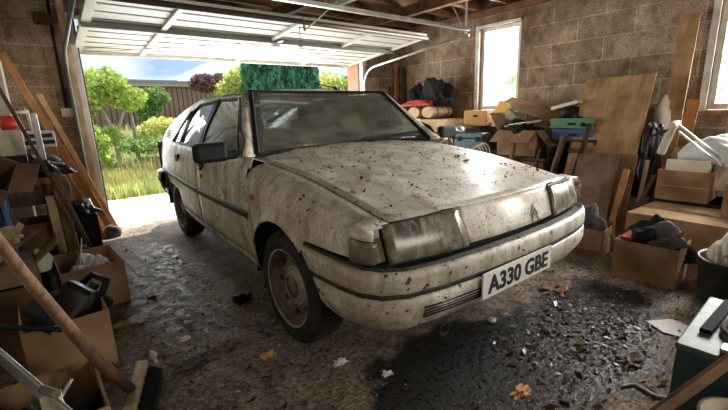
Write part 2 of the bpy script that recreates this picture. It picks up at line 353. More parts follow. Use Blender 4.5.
# right wall with two window openings and a third added for fill light
W1 = (1.24, 1.84, 1.08, 2.15); W2 = (-1.75, -.66, 1.02, 2.15); W_FILL = (-3.8, -2.5, 1.02, 2.15)  # third opening is out of view, added to let fill light in
mb = MB()
ZU = ZT+.23
ys = [YB-.2, W_FILL[0], W_FILL[1], W2[0], W2[1], W1[0], W1[1], YF+.22]
for a, b in ((0,1),(2,3),(4,5),(6,7)): mb.bx(XR, XR+.2, ys[a], ys[b], 0, ZU)
for wn in (W1, W2, W_FILL): mb.bx(XR, XR+.2, wn[0], wn[1], 0, wn[2]); mb.bx(XR, XR+.2, wn[0], wn[1], wn[3], ZU)
struct(mb.build('wall_right', 'block_x'), 'bare concrete block wall with windows')
for i, wn in enumerate((W1, W2, W_FILL)):
    y0, y1, z0, z1 = wn; t = .055; xf = XR+.06
    root = struct(empty('window_%d' % (i+1), (xf, (y0+y1)/2, z0))); cy, h, wd = 0, z1-z0, y1-y0  # window_3 is added and out of view, for the fill light
    f = MB(); f.bx(-.02, .05, -wd/2+.004, -wd/2+t, .004, h-.004); f.bx(-.02, .05, wd/2-t, wd/2-.004, .004, h-.004); f.bx(-.02, .05, -wd/2+t, wd/2-t, .004, t); f.bx(-.02, .05, -wd/2+t, wd/2-t, h-t, h-.004)
    f.build('window_frame', 'white_frame', root, bevel=.004)
    g = MB(); g.bx(.012, .018, -wd/2+t-.005, wd/2-t+.005, t-.005, h-t+.005); g.build('pane', 'win_glass', root)
    c = MB(); c.bx(-.085, -.055, wd/2-.005, wd/2+.05, -.04, h+.03); c.bx(-.085, -.055, -wd/2-.035, -wd/2+.005, -.02, h+.03) if i else None; c.bx(-.085, -.055, -wd/2, wd/2, h-.005, h+.03)
    c.build('casing', 'white_frame', root, bevel=.004)
    s = MB(); s.bx(-.11, -.02, -wd/2-.05, wd/2+.05, -.035, -.004); s.build('sill', 'white_frame' if i != 1 else 'wood_orange', root, bevel=.004)
# door end wall: left pier, right return, lintel
DX0, DX1 = -1.175, 2.46
mb = MB(); mb.bx(XL, DX0, YF, YF+.22, 0, ZU); mb.bx(DX1, XR, YF, YF+.22, 0, ZU); mb.bx(DX0, DX1, YF, YF+.22, 2.12, ZU)
struct(mb.build('wall_front', 'block_y'), 'block wall around the open garage door')
mb = MB(); mb.bx(XL-.2, XL, YB-.2, YF+.22, 0, ZU); struct(mb.build('wall_left', 'whitewash'), 'whitewashed side wall')
mb = MB(); mb.bx(XL, .1, YB-.2, YB, 0, ZU); mb.bx(1.7, XR, YB-.2, YB, 0, ZU); mb.bx(.1, 1.7, YB-.2, YB, 0, 1.05); mb.bx(.1, 1.7, YB-.2, YB, 2.15, ZU); struct(mb.build('wall_back', 'block_y'))
root = struct(empty('window_4', (.9, YB-.06, 1.05)))  # unseen window, added to go with the back fill light
f = MB(); f.bx(-.796, -.75, -.05, .02, .004, 1.096); f.bx(.75, .796, -.05, .02, .004, 1.096); f.bx(-.75, .75, -.05, .02, .004, .05); f.bx(-.75, .75, -.05, .02, 1.05, 1.096); f.bx(-.02, .02, -.05, .02, .05, 1.05); f.build('window_frame', 'white_frame', root)  # frame of the added unseen window
f = MB(); f.bx(-.75, .75, -.02, -.014, .05, 1.05); f.build('pane', 'win_glass', root)  # pane of the added unseen window
mb = MB(); mb.bx(XL, -1.735, 2.92, YF-.002, 0, ZT); struct(mb.build('trim_1', 'whitewash', bevel=.01), 'whitewashed pier beside the door wall')
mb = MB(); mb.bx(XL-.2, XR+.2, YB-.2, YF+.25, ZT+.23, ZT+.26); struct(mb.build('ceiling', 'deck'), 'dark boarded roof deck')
# jambs (trim)
def jamb(x0, x1, name, m, lab, y0, y1, z1=2.12):
    b_ = MB(); b_.bx(x0, x1, y0, y1, 0, z1); struct(b_.build(name, m, bevel=.004), lab)
jamb(DX0-.085, DX0-.03, 'trim_2', 'wood_pale', 'timber door jamb', 3.33, YF-.002, 2.34)
jamb(DX0-.03, DX0+.02, 'trim_3', 'white_frame', 'white steel door frame post', 3.335, YF+.10)
jamb(DX0+.022, DX0+.042, 'trim_4', 'trim', 'dark rubber edge of the door frame', YF+.02, YF+.16)
jamb(DX1-.04, DX1+.03, 'trim_5', 'white_frame', 'white steel door frame post', 3.335, YF+.10)
jamb(DX1-.06, DX1-.042, 'trim_6', 'brick', 'brick edge of the opening', YF+.02, YF+.30, 2.11)
b_ = MB(); b_.bx(XR-.07, XR-.002, YB, YF-.002, ZT-.075, ZT-.002); struct(b_.build('trim_7', 'joist', bevel=.004), 'timber wall plate along the right wall')
# ceiling joists
y = 3.1; k = 0
JN = ('first', 'second', 'third', 'fourth', 'fifth', 'sixth', 'seventh', 'eighth', 'ninth')
while y > -.3:
    b_ = MB(); b_.bx(XL+.01, XR-.01, y-.025, y+.025, ZT+.003, ZT+.20)
    tag(b_.build('ceiling_joist', 'joist', bevel=.004), 'brown timber roof joist spanning the garage, %s one in from the door opening' % JN[k], 'joist', 'roof joists'); y -= .42; k += 1
for (x, dy) in ((.9, 0), (2.2, 0)):
    b_ = MB(); b_.bx(x-.04, x+.04, YB+.1, YF-.05, ZT-.12, ZT-.001)
    tag(b_.build('ceiling_beam', 'joist', bevel=.005), 'long timber binder under the joists, %s one' % ('nearer the right wall, the right-hand' if x > 2 else 'over the car bonnet, the middle'), 'beam')
b_ = MB(); b_.tube([(-.2, 1.55, ZT-.06), (1.9, 1.15, ZT-.10)], .035, 8); tag(b_.build('timber_brace', 'joist'), 'diagonal timber brace lying under the roof joists', 'brace')
# ceiling lamp above the door panel
r = tag(empty('ceiling_lamp', (1.02, 1.78, 2.235)), 'greenish white strip lamp hanging under the roof beam', 'lamp')
b_ = MB(); b_.bx(-.06, .06, -.30, .30, -.03, .006); b_.build('housing', 'white_plastic', r, bevel=.01)
b_ = MB(); b_.tube([(0,-.28,-.045), (0,.28,-.045)], .02, 12); b_.build('tube', 'lamp_white', r, smooth=True)

# ---------------------------------------------------------------- up and over door
root = tag(empty('garage_door', (0, 3.62, 1.822)), 'cream sheet metal garage door swung up flat under the roof', 'garage door')
def zp(y): return 1.822 + (3.62-y)*.105          # underside of the tilted panel
x0, x1, ye, yi = DX0+.005, 2.36, 3.62, 1.98
sk = MB(); nrow = 9; P = []
prof = []
for i in range(nrow):
    a = ye-(ye-yi)*i/nrow; b = ye-(ye-yi)*(i+1)/nrow
    prof += [(a, .0), (a+(b-a)*.78, .0), (a+(b-a)*.80, .030), (a+(b-a)*.98, .030)]
prof.append((yi, 0))
for (yy, dz) in prof: P.append([(x0, yy-3.62, zp(yy)-1.822+dz), (x1, yy-3.62, zp(yy)-1.822+dz)])
sk.grid(P); sk.build('sheet_panel', 'door_white', root, solid=.004, offset=0, normals=False)
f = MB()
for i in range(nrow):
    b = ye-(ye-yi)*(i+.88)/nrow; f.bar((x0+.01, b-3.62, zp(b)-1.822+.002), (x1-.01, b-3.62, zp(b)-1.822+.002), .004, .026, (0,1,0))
f.build('rib_shade_strip', mat('rib_shade', (.10,.07,.05), .8), root)  # dark brown strips painting the shadow in the panel grooves
def prail(xa, ya, xb, yb, w_, h, mb_, dz=-.018): mb_.bar((xa, ya-3.62, zp(ya)-1.822+dz), (xb, yb-3.62, zp(yb)-1.822+dz), w_, h, (0,0,1))
f = MB(); prail(x0, ye-.012, x1, ye-.012, .03, .045, f); f.build('outer_rail', 'white_frame', root, bevel=.003)
f = MB(); f.tube([(x0, yi-3.62, zp(yi)-1.822-.02), (x1, yi-3.62, zp(yi)-1.822-.02)], .024, 10); f.build('inner_tube', dirty('brown_tube', (.09,.06,.045), .5, .3), root, smooth=True)
f = MB(); prail(x0, 2.62, x1, 2.62, .03, .05, f, -.03); f.build('cross_rail', 'door_rail', root, bevel=.003)
for xx in (x0+.035, x1-.035): f = MB(); prail(xx, ye-.03, xx, yi+.03, .07, .02, f, -.012); f.build('side_stile', 'door_white', root, bevel=.003)
for xx in (-.55, .55, 1.5): f = MB(); prail(xx, ye-.03, xx+.02, yi+.03, .05, .03, f, -.016); f.build('stile', 'door_white', root, bevel=.003)
for a in ((x0+.05, ye-.06, .55, 2.64), (x1-.05, ye-.06, .6, 2.64)): f = MB(); prail(*a, .022, .008, f, -.04); f.build('tie_rod', 'door_white', root)
f = MB(); f.box((.60, 2.62-3.62, zp(2.62)-1.822-.07), (.09, .06, .05)); f.box((.60, 2.55-3.62, zp(2.62)-1.822-.05), (.03, .2, .012)); f.build('latch_box', 'steel', root, bevel=.004)
f = MB(); f.tube([(.60, 2.10-3.62, zp(2.1)-1.822-.01), (.60, 2.09-3.62, zp(2.1)-1.822-.20)], .003, 6); h = f.build('pull_cord', 'trim', root)
f = MB(); f.box((.60, 2.09-3.62, zp(2.1)-1.822-.21), (.04, .02, .018)); f.build('red_toggle', 'red', h, bevel=.004)['label'] = 'red pull toggle'
# tracks
for s, xx in ((1, 2.42), (-1, -1.275)):
    t = tag(empty('door_track', (xx, 3.3, 0)), ('steel door track on the %s side of the opening, bending up under the roof' % ('right' if s > 0 else 'left')), 'door track')
    pts = [(0, .0, .02), (0, .0, 1.50)] + [(0, -.28*(1-math.cos(a)), 1.50+.26*math.sin(a)) for a in (.3,.6,.9,1.2,1.45)] + [(0, -1.9, 1.93)]
    f = MB(); f.tube(pts, .018, 8); f.build('track_rail', 'steel' if s > 0 else 'door_rail', t, smooth=True)
    f = MB(); f.bar((0, -1.86, 1.955), (0, -1.86, ZT), .03, .006); f.bar((0, -1.86, 1.955), (0, -1.62, ZT), .03, .006); f.build('hanger_strap', 'steel', t)
f = MB(); f.bar((-1.15, 1.40, 1.985), (2.42, 1.40, 1.985), .045, .035); t = f.build('track_cross_bar', 'steel', bevel=.004); tag(t, 'galvanised steel bar joining the inner ends of the door tracks', 'bar')
t = tag(empty('bell_crank', (.62, 1.95, 2.0)), 'bent steel V bracket hanging by the inner tube of the garage door', 'bracket')
f = MB(); f.bar((-.02, .05, -.10), (-.06, 0, .02), .02, .006); f.bar((-.02, .05, -.10), (.10, -.35, .10), .02, .006); f.build('bracket_arm', 'steel', t)
# cable and socket on left pier
f = MB(); f.tube([(-1.31, 3.385, 2.3), (-1.325, 3.385, 1.9), (-1.33, 3.385, 1.245)], .012, 8); tag(f.build('power_cable', 'black_plastic', smooth=True), 'black cable running down the block pier to the socket', 'cable')
r = tag(empty('wall_socket', (-1.33, 3.385, 1.2)), 'cream wall socket at the foot of the black cable', 'socket')
f = MB(); f.box((0,0,0), (.10,.026,.08)); f.build('faceplate', 'cream', r, bevel=.005)
f = MB(); f.box((.025,-.016,.0), (.014,.008,.02)); f.box((-.02,-.016,.0), (.02,.006,.02)); f.build('switch', 'white_plastic', r)
f = MB(); f.bx(-1.45, -1.31, 3.34, 3.388, 2.0, 2.10); tag(f.build('cable_clamp_block', 'wood_dark', bevel=.004), 'dark wooden block fixed high on the left pier', 'block')

# ---------------------------------------------------------------- garden
def ground_z(x, y): 
    t = max(0, min(1, (y-5.6)/6)); return -.01 + .85*t*t*(3-2*t) + (.03*noise.noise(Vector((x, y, 0))) if y > 5.1 else 0)
g = MB(); g.grid([[(-20+i*1.2, yy, ground_z(-20+i*1.2, yy)-.02) for i in range(50)] for yy in [5.0+j*.6 for j in range(40)]])
struct(g.build('trim_8', 'soil', smooth=True), 'rough garden ground rising to the fence')
def leaves(name, blobs, n_, size, m, parent=None, seed=1, long=1.0, upward=False):
    rn = random.Random(seed); b_ = MB(); tot = sum(r_[3]*r_[4]*r_[5] for r_ in blobs)
    for cx, cy, cz, rx, ry, rz in blobs:
        for _ in range(int(n_*rx*ry*rz/tot)+1):
            d = Vector((rn.gauss(0,1), rn.gauss(0,1), rn.gauss(0,1))).normalized(); r_ = rn.uniform(.55, 1.02)
            k = 1+.22*noise.noise(d*2.5+Vector((seed*7.1, cx, cz)))
            p = Vector((cx+d.x*rx*r_*k, cy+d.y*ry*r_*k, cz+d.z*rz*r_*k))
            s_ = size*rn.uniform(.6, 1.3); R = E3(rn.uniform(0, 6), rn.uniform(0, 6), rn.uniform(0, 6))
            if upward: R = E3(rn.gauss(0,.35), rn.gauss(0,.35), rn.uniform(0,6))
            q_ = [(-.5,0,0), (0,.0,-.5*long), (.5,0,0), (0,0,.6*long)]
            b_.add([p + R @ (Vector(v)*s_) for v in q_], [(0,1,2,3)])
    return b_.build(name, m, parent, normals=False)
def tree(name, x, y, trunk_r, branches, blobs, n_, size, m, label, cat='tree', seed=1, **k):
    z = ground_z(x, y); r = tag(empty(name, (x, y, z)), label, cat)
    b_ = MB()
    for br in branches: b_.tube([(p[0]-x, p[1]-y, p[2]-z) for p in br], [trunk_r*(1-.55*i/(len(br)-1)) for i in range(len(br))], 8)
    b_.build('trunk', 'bark', r, smooth=True)
    leaves('foliage', [(c[0]-x, c[1]-y, c[2]-z, *c[3:]) for c in blobs], n_, size, m, r, seed, **k); return r
# tree with pale forked trunks by the left jamb
tree('garden_tree', -.35, 8, .045, [[(-.35,8,.3), (-.38,8,.9), (-.5,8,1.35), (-.62,8,1.6)], [(-.36,8,.5), (-.25,8,1.0), (-.05,8,1.45)], [(.02,8.1,.3), (.03,8.1,.9), (.0,8.1,1.5)]],
     [(-.75,8,1.65,.42,.4,.40), (-.35,8,1.85,.35,.35,.28), (-.02,8.05,1.55,.38,.35,.26), (-.95,8,1.25,.30,.3,.35)], 3200, .085, 'leaf_lime', 'small lime green tree with pale forked trunks near the left door post', seed=3)
tree('garden_shrub', .75, 10, .03, [[(.75,10,.6), (.8,10,1.2), (.9,10,1.6)], [(.75,10,.9), (.55,10,1.3)]], [(.95,10,1.65,.34,.3,.26), (.75,10,1.3,.30,.3,.30), (.45,10,1.42,.22,.2,.10)], 1800, .08, 'leaf_green', 'green shrub standing against the brown fence', 'shrub', seed=4)
tree('garden_shrub', .62, 8.2, .02, [[(.62,8.2,.3), (.65,8.2,.9)]], [(.55,8.2,.95,.30,.3,.20), (.85,8.1,.85,.28,.3,.25), (.3,8.2,.85,.2,.3,.16)], 1700, .07, 'leaf_yellow', 'low yellow green bush in front of the fence', 'shrub', seed=5)
tree('garden_shrub', -.9, 7.2, .02, [[(-.9,7.2,.1), (-.9,7.2,.7)]], [(-.85,7.2,.75,.28,.3,.3), (-.75,7.1,.45,.2,.3,.22), (-.45,7.6,.8,.18,.2,.2)], 1500, .07, 'leaf_lime', 'bright bush close to the left door post, below the small tree', 'shrub', seed=6)
tree('garden_shrub', .1, 6.8, .02, [[(.1,6.8,.1), (.1,6.8,.6)]], [(.0,6.9,.62,.28,.3,.16), (.35,6.9,.6,.22,.3,.15), (-.3,7.0,.62,.2,.2,.14)], 1400, .05, 'leaf_green', 'dull green low bush behind the tall grass', 'shrub', seed=7)
tree('plum_tree', 1.95, 9, .03, [[(1.95,9,.7), (1.95,9,1.6), (2.05,9,2.0)]], [(1.95,9,1.95,.42,.3,.22), (2.35,9,2.0,.3,.3,.2)], 1500, .08, 'leaf_plum', 'small purple leaved tree beyond the car roof', seed=8)
tree('garden_shrub', 2.55, 8.6, .03, [[(2.55,8.6,.6), (2.55,8.6,1.6)]], [(2.6,8.6,1.95,.34,.3,.36), (2.3,8.6,1.7,.3,.3,.3)], 1600, .08, 'leaf_yellow', 'yellow green bush left of the dark conifer hedge', 'shrub', seed=9)
for i, xx in enumerate((2.78, 3.28, 3.8, 4.32)):
    r = tag(empty('conifer', (xx+.1, 8.2, .6)), ['dark green conifer, first from the left in the hedge beyond the car roof', 'dark green conifer, second from the left in the hedge', 'dark green conifer, third from the left in the hedge', 'dark green conifer at the right end of the hedge'][i], 'conifer', 'conifer hedge')
    b_ = MB(); b_.tube([(0,0,-.1), (0,0,2.2)], [.06,.02], 7); b_.build('trunk', 'bark', r)
    leaves('foliage', [(0,0,1.2,.32,.3,1.35), (.05,0,1.9,.24,.24,.8)], 3000, .09, 'leaf_conifer', r, 20+i, long=2.2, upward=True)
for i, xx in enumerate((5.0, 5.8, 6.7)):
    tree('garden_shrub', xx, 8.3, .03, [[(xx,8.3,.5), (xx,8.3,1.7)]], [(xx,8.3,1.75,.5,.4,.42), (xx+.3,8.3,2.0,.35,.4,.28), (xx-.2,8.3,1.3,.5,.4,.4)], 1900, .09, 'leaf_yellow' if i != 1 else 'leaf_lime', ['pale yellow bush just right of the conifer hedge', 'lime green bush between two yellow bushes behind the car roof', 'pale yellow bush nearest the right door post'][i], 'shrub', seed=30+i)
def blades(name, rx, ry, n_, h, m, seed, label):
    rn = random.Random(seed); b_ = MB()
    for _ in range(n_):
        x = rn.uniform(*rx); y = rn.uniform(*ry); z = ground_z(x, y)-.02; hh = h*rn.uniform(.5, 1.2)*(1+.5*noise.noise(Vector((x*1.5, y*1.5, seed))))
        a = rn.uniform(0, 6.3); l_ = rn.uniform(0, .35)*hh; wd = .008
        dx, dy = math.cos(a), math.sin(a)
        b_.add([(x-dy*wd, y+dx*wd, z), (x+dy*wd, y-dx*wd, z), (x+dx*l_*.5+dy*wd*.7, y+dy*l_*.5-dx*wd*.7, z+hh*.6), (x+dx*l_*.5-dy*wd*.7, y+dy*l_*.5+dx*wd*.7, z+hh*.6), (x+dx*l_*1.3, y+dy*l_*1.3, z+hh)], [(0,1,2,3), (3,2,4)])
    return tag(b_.build(name, m, normals=False), label, 'grass', kind='stuff')
blades('grass', (-1.6, 1.6), (5.02, 6.9), 9000, .22, 'grass', 1, 'tall green grass growing behind the concrete apron')
blades('seeding_grass', (-.9, 1.0), (5.6, 7.0), 650, .34, 'grass_brown', 2, 'brown seeding grass stalks in the middle of the grass patch')
blades('far_grass', (-3, 7), (6.9, 11.5), 7000, .2, 'grass', 3, 'short grass in front of the brown fence')
f = tag(empty('garden_fence', (1.6, 12, .7)), 'brown vertical board fence across the garden', 'fence')
b_ = MB(); b_.bx(-5.2, 6.5, -.02, .02, 0, 1.32); b_.build('board_panel', 'fence', f)
b_ = MB(); b_.bx(-5.2, 6.5, -.05, .05, 1.32, 1.37); b_.build('capping', 'wood_mid', f)
f = tag(empty('bungalow', (5.5, 20, .8)), 'cream bungalow with slate blue roof beyond the fence', 'house')
b_ = MB(); b_.bx(-8, -1.2, 0, .2, 0, 2.05); b_.bx(-1.2, 8, 0, 5, 0, 2.05); b_.build('wall', 'render', f)
b_ = MB(); b_.prism([(-1.3,-.3,2.0), (8.4,-.3,2.0), (6.0,2.5,3.5), (1.6,2.5,3.5)], (0,0,.08)); b_.prism([(-1.3,-.3,2.0), (1.6,2.5,3.5), (-1.3,5.3,2.0)], (0,0,.08)); b_.bx(-8.2, -1.3, -.2, .3, 2.0, 2.12); b_.build('roof', 'roof_tile', f)
# pale tree outside the side window
tree('window_tree', 6.6, 2.9, .06, [[(6.6,2.9,-.1), (6.6,2.9,1.2), (6.8,3.0,1.7)], [(6.6,2.9,.8), (6.3,3.0,1.5)]], [(6.7,3.0,1.35,.8,.6,.45), (6.2,2.5,1.1,.6,.5,.4)], 1700, .12, 'leaf_green', 'hazy tree seen through the narrow side window', seed=40)
tree('window_shrub', 5.6, -2.2, .05, [[(5.6,-2.2,-.1), (5.6,-2.2,1.0)]], [(5.6,-2.2,1.1,.7,.9,.6), (5.5,-1.5,1.0,.5,.5,.5)], 1700, .12, 'leaf_green', 'green shrub seen through the window at the right edge', 'shrub', seed=41)
g = MB(); g.bx(XR+.22, 30, -20, 5.0, -.15, -.03); struct(g.build('trim_9', 'soil'), 'ground beside the garage')
# ---------------------------------------------------------------- the car (local frame: x across, y rearwards, z up, origin under the front axle)
car = tag(empty('car', (0, 0, 0), -.0356), 'dusty dented cream white five door hatchback parked in the garage doorway', 'car')
def itp(tab):
    xs = [a for a, _ in tab]; ys_ = [b for _, b in tab]
    return lambda t: float(np.interp(t, xs, ys_))
def smooth_itp(tab):
    f0 = itp(tab); return lambda t: (f0(t-.08)+2*f0(t)+f0(t+.08))/4
W = smooth_itp([(-.62,.765), (-.5,.79), (-.3,.81), (0,.825), (.4,.83), (1.3,.828), (1.8,.81), (2.4,.775), (2.9,.735), (3.2,.70)])
SZ = itp([(.22,.94), (.30,.965), (.38,.985), (.58,1.0), (.72,.992), (.80,.975), (.86,.955), (.90,.935)])
def sx(y, z): return W(y)*SZ(z)
xs = itp([(-.6,.655), (-.1,.668), (.6,.695)])
zs = smooth_itp([(-.66,.692), (-.5,.718), (-.3,.762), (0,.818), (.5,.868), (.7,.882)])
def arch(y, yc, r, zc=.30):
    d = r*r-(y-yc)**2; return zc+math.sqrt(d) if d > 0 else 0
# fenders: columns along y, rows from shut line over the shoulder to the bottom edge
for s, side in ((-1, 'right'), (1, 'left')):
    ycol = [-.58, -.54, -.502, -.50, -.44, -.38, -.32, -.28, -.262, -.255]+[.04-.33+.33*(1-math.cos(a)) for a in np.linspace(.15, PI-.15, 22)]+[.345, .352, .375, .395]
    ycol = sorted(ycol); P = []
    for y in ycol:
        zb = .70-.0 if y < -.501 else (.592 if y < -.20 else .30)
        zb = max(zb, arch(y, .04, .325) if abs(y-.04) < .325 else 0)
        if y > .345: zb = .34
        Z0 = zs(y); X0 = xs(y); zm = max(Z0-.13, zb+.012 if y > -.501 else .702); col_ = []
        for i in range(9):
            a = (PI/2)*i/8; col_.append((s*(X0+(sx(y, zm)-X0)*math.sin(a)), y, zm+(Z0-zm)*math.cos(a)**.85 if i < 8 else zm))
        for i in range(1, 9):
            z = zm+(zb-zm)*i/8; fl = .016*max(0, 1-abs(z-(arch(y, .04, .325)))/.045) if arch(y, .04, .325) > .45 else 0
            col_.append((s*(sx(y, z)+fl), y, z))
        P.append(col_)
    b_ = MB(); b_.grid(P); b_.build('front_wing', 'paint', car, smooth=True, solid=.004, offset=0)
# bonnet
for s in (-1, 1):
    b_ = MB(); b_.grid([[(s*(xs(y)+(sx(y,.88)-.008-xs(y))*t), y, zs(y)*(1-t)+.893*t) for t in (0,.3,.65,1)] for y in np.linspace(.392, .60, 6)]); b_.grid([[(s*sx(y, z), y, z) for z in (.84, .868, .896)] for y in np.linspace(.36, .402, 3)]); b_.build('wing_corner', 'paint', car, smooth=True, solid=.004, offset=0)
def ycr(x): return -.630+.070*(abs(x)/.66)**2
def ylip(x): return -.683+.085*(abs(x)/.72)**2
def ycowl(x): return .67-.14*(abs(x)/.70)**2
def zbon(x, y):
    X0 = xs(y); t = min(1, abs(x)/X0); return zs(y)+.004+.022*(1-t*t)+.006*math.exp(-((abs(x)-.40)/.05)**2)
P = []
for i in range(33):
    u = -1+2*i/32; row = []
    for j in range(26):
        t = j/25; y0_, y1_ = ycr(u*.66), ycowl(u*.69); y = y0_+(y1_-y0_)*t; x = u*(xs(y)-.005); row.append((x, y, zbon(x, y)))
    P.append(row)
b_ = MB(); b_.grid(P)
# centre nose panel between the lamps
P = []
for i in range(17):
    u = -1+2*i/16; row = []
    for j in range(8):
        t = j/7; xx = u*(.352-.02*t); zc_ = zbon(xx, ycr(xx)); z = zc_+(.582-zc_)*t; y = ycr(xx)+(ylip(xx)-ycr(xx))*(t**.85); row.append((xx, y, z))
    row.append((xx, ylip(xx)+.02, .574)); P.append(row)
b_.grid(P); bon = b_.build('bonnet', 'bonnet_paint', car, smooth=True, solid=.005, offset=0)
def face(x, z, out=0):   # nose surface at lamp height
    t = (.700-z)/(.700-.560); t = max(0, min(1, t)); return (ycr(min(abs(x), .66))*(1-t**.85)+ylip(x)*t**.85)-out
def nosey(x, z):
    a = zbon(x, ycr(x)); t = max(0, min(1, (a-z)/(a-.582))); return ycr(x)+(ylip(x)-ycr(x))*t**.85
# bonnet badge: double chevron
b_ = MB()
for k in range(2):
    zc_ = .660-.026*k
    for sg in (-1, 1):
        c = .155; pts = [(c, zc_), (c+sg*.030, zc_-.036), (c+sg*.030, zc_-.052), (c, zc_-.014)]
        b_.prism([(x, nosey(x, z)-.006, z) for x, z in pts], (0, .005, 0))
o = b_.build('badge', 'plate_black', bon); o['label'] = 'dark double chevron badge'
# headlamps + indicators
for s in (-1, 1):
    hx = [.332, .36, .42, .48, .54, .60, .66, .695]; P = []
    for i, x in enumerate(hx):
        zt = zbon(x, ycr(min(x,.655)))-.010; zbm = .575; col_ = []
        for j in range(7):
            t = j/6; z = zt+(zbm-zt)*t; xx = x+(.018*(1-t) if i < 2 else 0); col_.append((s*xx, face(xx, z, .006+.010*math.sin(PI*t)*(.4+.6*math.sin(PI*i/7))), z))
        P.append(col_)
    b_ = MB(); b_.grid(P); hl = b_.build('headlamp', 'lens', car, smooth=True, solid=.03, offset=1 if False else 0)
    b_ = MB(); pr = [(p[0], p[1]-.004, p[2]) for p in ([P[0][j] for j in range(7)]+[P[i][6] for i in range(1, 8)])]; b_.tube(pr, .007, 6); b_.tube([(p[0], p[1]-.004, p[2]+.003) for p in [P[i][0] for i in range(8)]], .006, 6); b_.build('lamp_seal', 'trim', hl)
    P = []
    for x, y, zt in ((.702, None, .664), (.728, None, .664), (.752, -.590, .665), (.770, -.565, .667), (.782, -.535, .669), (.788, -.505, .671)):
        P.append([(s*(x+.004), (face(x, .69-(.69-.592)*t, .004) if y is None else y-.006), zt+(.585-zt)*t) for t in (0, .25, .5, .75, 1)])
    Q = [[(p[0][0]*.970, p[0][1]+.035, .703), (p[0][0]*.988, p[0][1]+.012, .700), (p[0][0]*.998, p[0][1]+.002, .690), (p[0][0], p[0][1]-.001, p[0][2]+.003)] for p in P]
    b_ = MB(); b_.grid(Q); b_.build('wing_nose', 'paint', car, smooth=True, solid=.005, offset=0)
    b_ = MB(); b_.tube([(p[0][0], p[0][1]-.003, p[0][2]) for p in P], .0035, 6); b_.build('lamp_seal', 'trim', car)
    b_ = MB(); b_.grid(P); b_.build('front_indicator', 'lens', car, smooth=True, solid=.02, offset=0)
    b_ = MB(); b_.box((s*.835, .30, .705), (.014, .045, .03)); b_.build('side_repeater', 'amber', car, bevel=.005)['label'] = 'small amber side repeater lamp'
# bumper
def sweep_bumper(name, path, sect, m, sgn, arch_cut=None):
    P = []
    for i, (x, y, nx, ny, dz) in enumerate(path):
        row = []
        for d, z in sect:
            yy = y; zz = z+dz
            if arch_cut and (i == 0 or i == len(path)-1): yy = y+sgn*(.565-zz)*.95*(-1)
            row.append((x+nx*d, yy+ny*d, zz))
        P.append(row)
    b_ = MB(); b_.grid(P); return b_.build(name, m, car, smooth=True, solid=.006, offset=0)
half = [(.826,-.215,1,0,.018), (.824,-.34,1,-.02,.016), (.812,-.47,.98,-.2,.012), (.785,-.565,.88,-.47,.006), (.74,-.625,.62,-.78,.002), (.66,-.667,.35,-.94,0), (.50,-.697,.18,-.98,0), (.26,-.716,.07,-1,0), (0,-.722,0,-1,0)]
path = [(-x, y, -nx, ny, dz) for x, y, nx, ny, dz in half]+[(x, y, nx, ny, dz) for x, y, nx, ny, dz in half[:-1][::-1]]
top = [(-.075,.538), (-.03,.549), (-.004,.552), (.010,.543), (.013,.525), (.012,.478), (.004,.472)]
bot = [(.004,.452), (.014,.446), (.013,.40), (.002,.36), (-.02,.325), (-.045,.302), (-.09,.295)]
bump = sweep_bumper('front_bumper', path, top, 'paint', 1, True)
lowr = sweep_bumper('front_valance', path, bot, 'paint', 1, True)
sweep_bumper('bumper_strip', path, [(-.004,.475), (.006,.470), (.006,.455), (-.004,.450)], 'trim', 1, True)['label'] = 'black rubber strip'
b_ = MB(); b_.tube([(x-nx*.004, y-ny*.004, .561+dz*1.3) for x, y, nx, ny, dz in path], .0055, 6); b_.build('bumper_seam', 'trim', car)
for k in range(4):
    z = .405-.013*k; b_ = MB(); b_.tube([(x, y-.013+.0022*max(0, k-0), z) for x, y in ((-.60,-.682),(-.5,-.697),(-.38,-.708),(-.27,-.7155))], .0045, 6); b_.build('air_slot', 'black', lowr)
b_ = MB(); b_.tube([(-.50+.028*math.cos(a), -.70, .285+.024*math.sin(a)) for a in np.linspace(0, 2*PI, 14)[:-1]], .007, 6, closed=True); b_.build('towing_eye', 'black', car)
b_ = MB(); b_.grid([[(x, ylip(x)+.035, z) for z in (.50, .585)] for x in np.linspace(-.74, .74, 16)]); b_.bx(-.3, .3, -.62, -.58, .30, .56); b_.build('bumper_gap', 'black', car, solid=.02)
# number plate
pl = empty('number_plate', (-.068, -.744, .416)); pl.parent = car
b_ = MB(); b_.bx(-.26, .26, -.004, .004, -.056, .056); b_.build('plate', 'plate_white', pl, bevel=.003)
cu = bpy.data.curves.new('t', 'FONT'); cu.body = 'A330 GBE'; cu.size = .112; cu.align_x = 'CENTER'; cu.align_y = 'CENTER'; cu.extrude = .001; cu.offset = .0034; cu.space_character = 1.02
tmp = bpy.data.objects.new('t', cu); COL.objects.link(tmp); dg = bpy.context.evaluated_depsgraph_get(); me = bpy.data.meshes.new_from_object(tmp.evaluated_get(dg)); bpy.data.objects.remove(tmp)
xsn = [v.co.x for v in me.vertices]; ysn = [v.co.y for v in me.vertices]; wx = max(xsn)-min(xsn); cx_ = (max(xsn)+min(xsn))/2; hy = max(ysn)-min(ysn); cy_ = (max(ysn)+min(ysn))/2
for v in me.vertices: v.co = Vector(((v.co.x-cx_)*.455/wx, -.0055+(-v.co.z), (v.co.y-cy_)*.078/hy))
me.materials.clear(); me.materials.append(M['plate_black']); to = bpy.data.objects.new('plate_lettering', me); COL.objects.link(to); to.parent = pl
pl['label'] = 'white number plate reading A330 GBE'
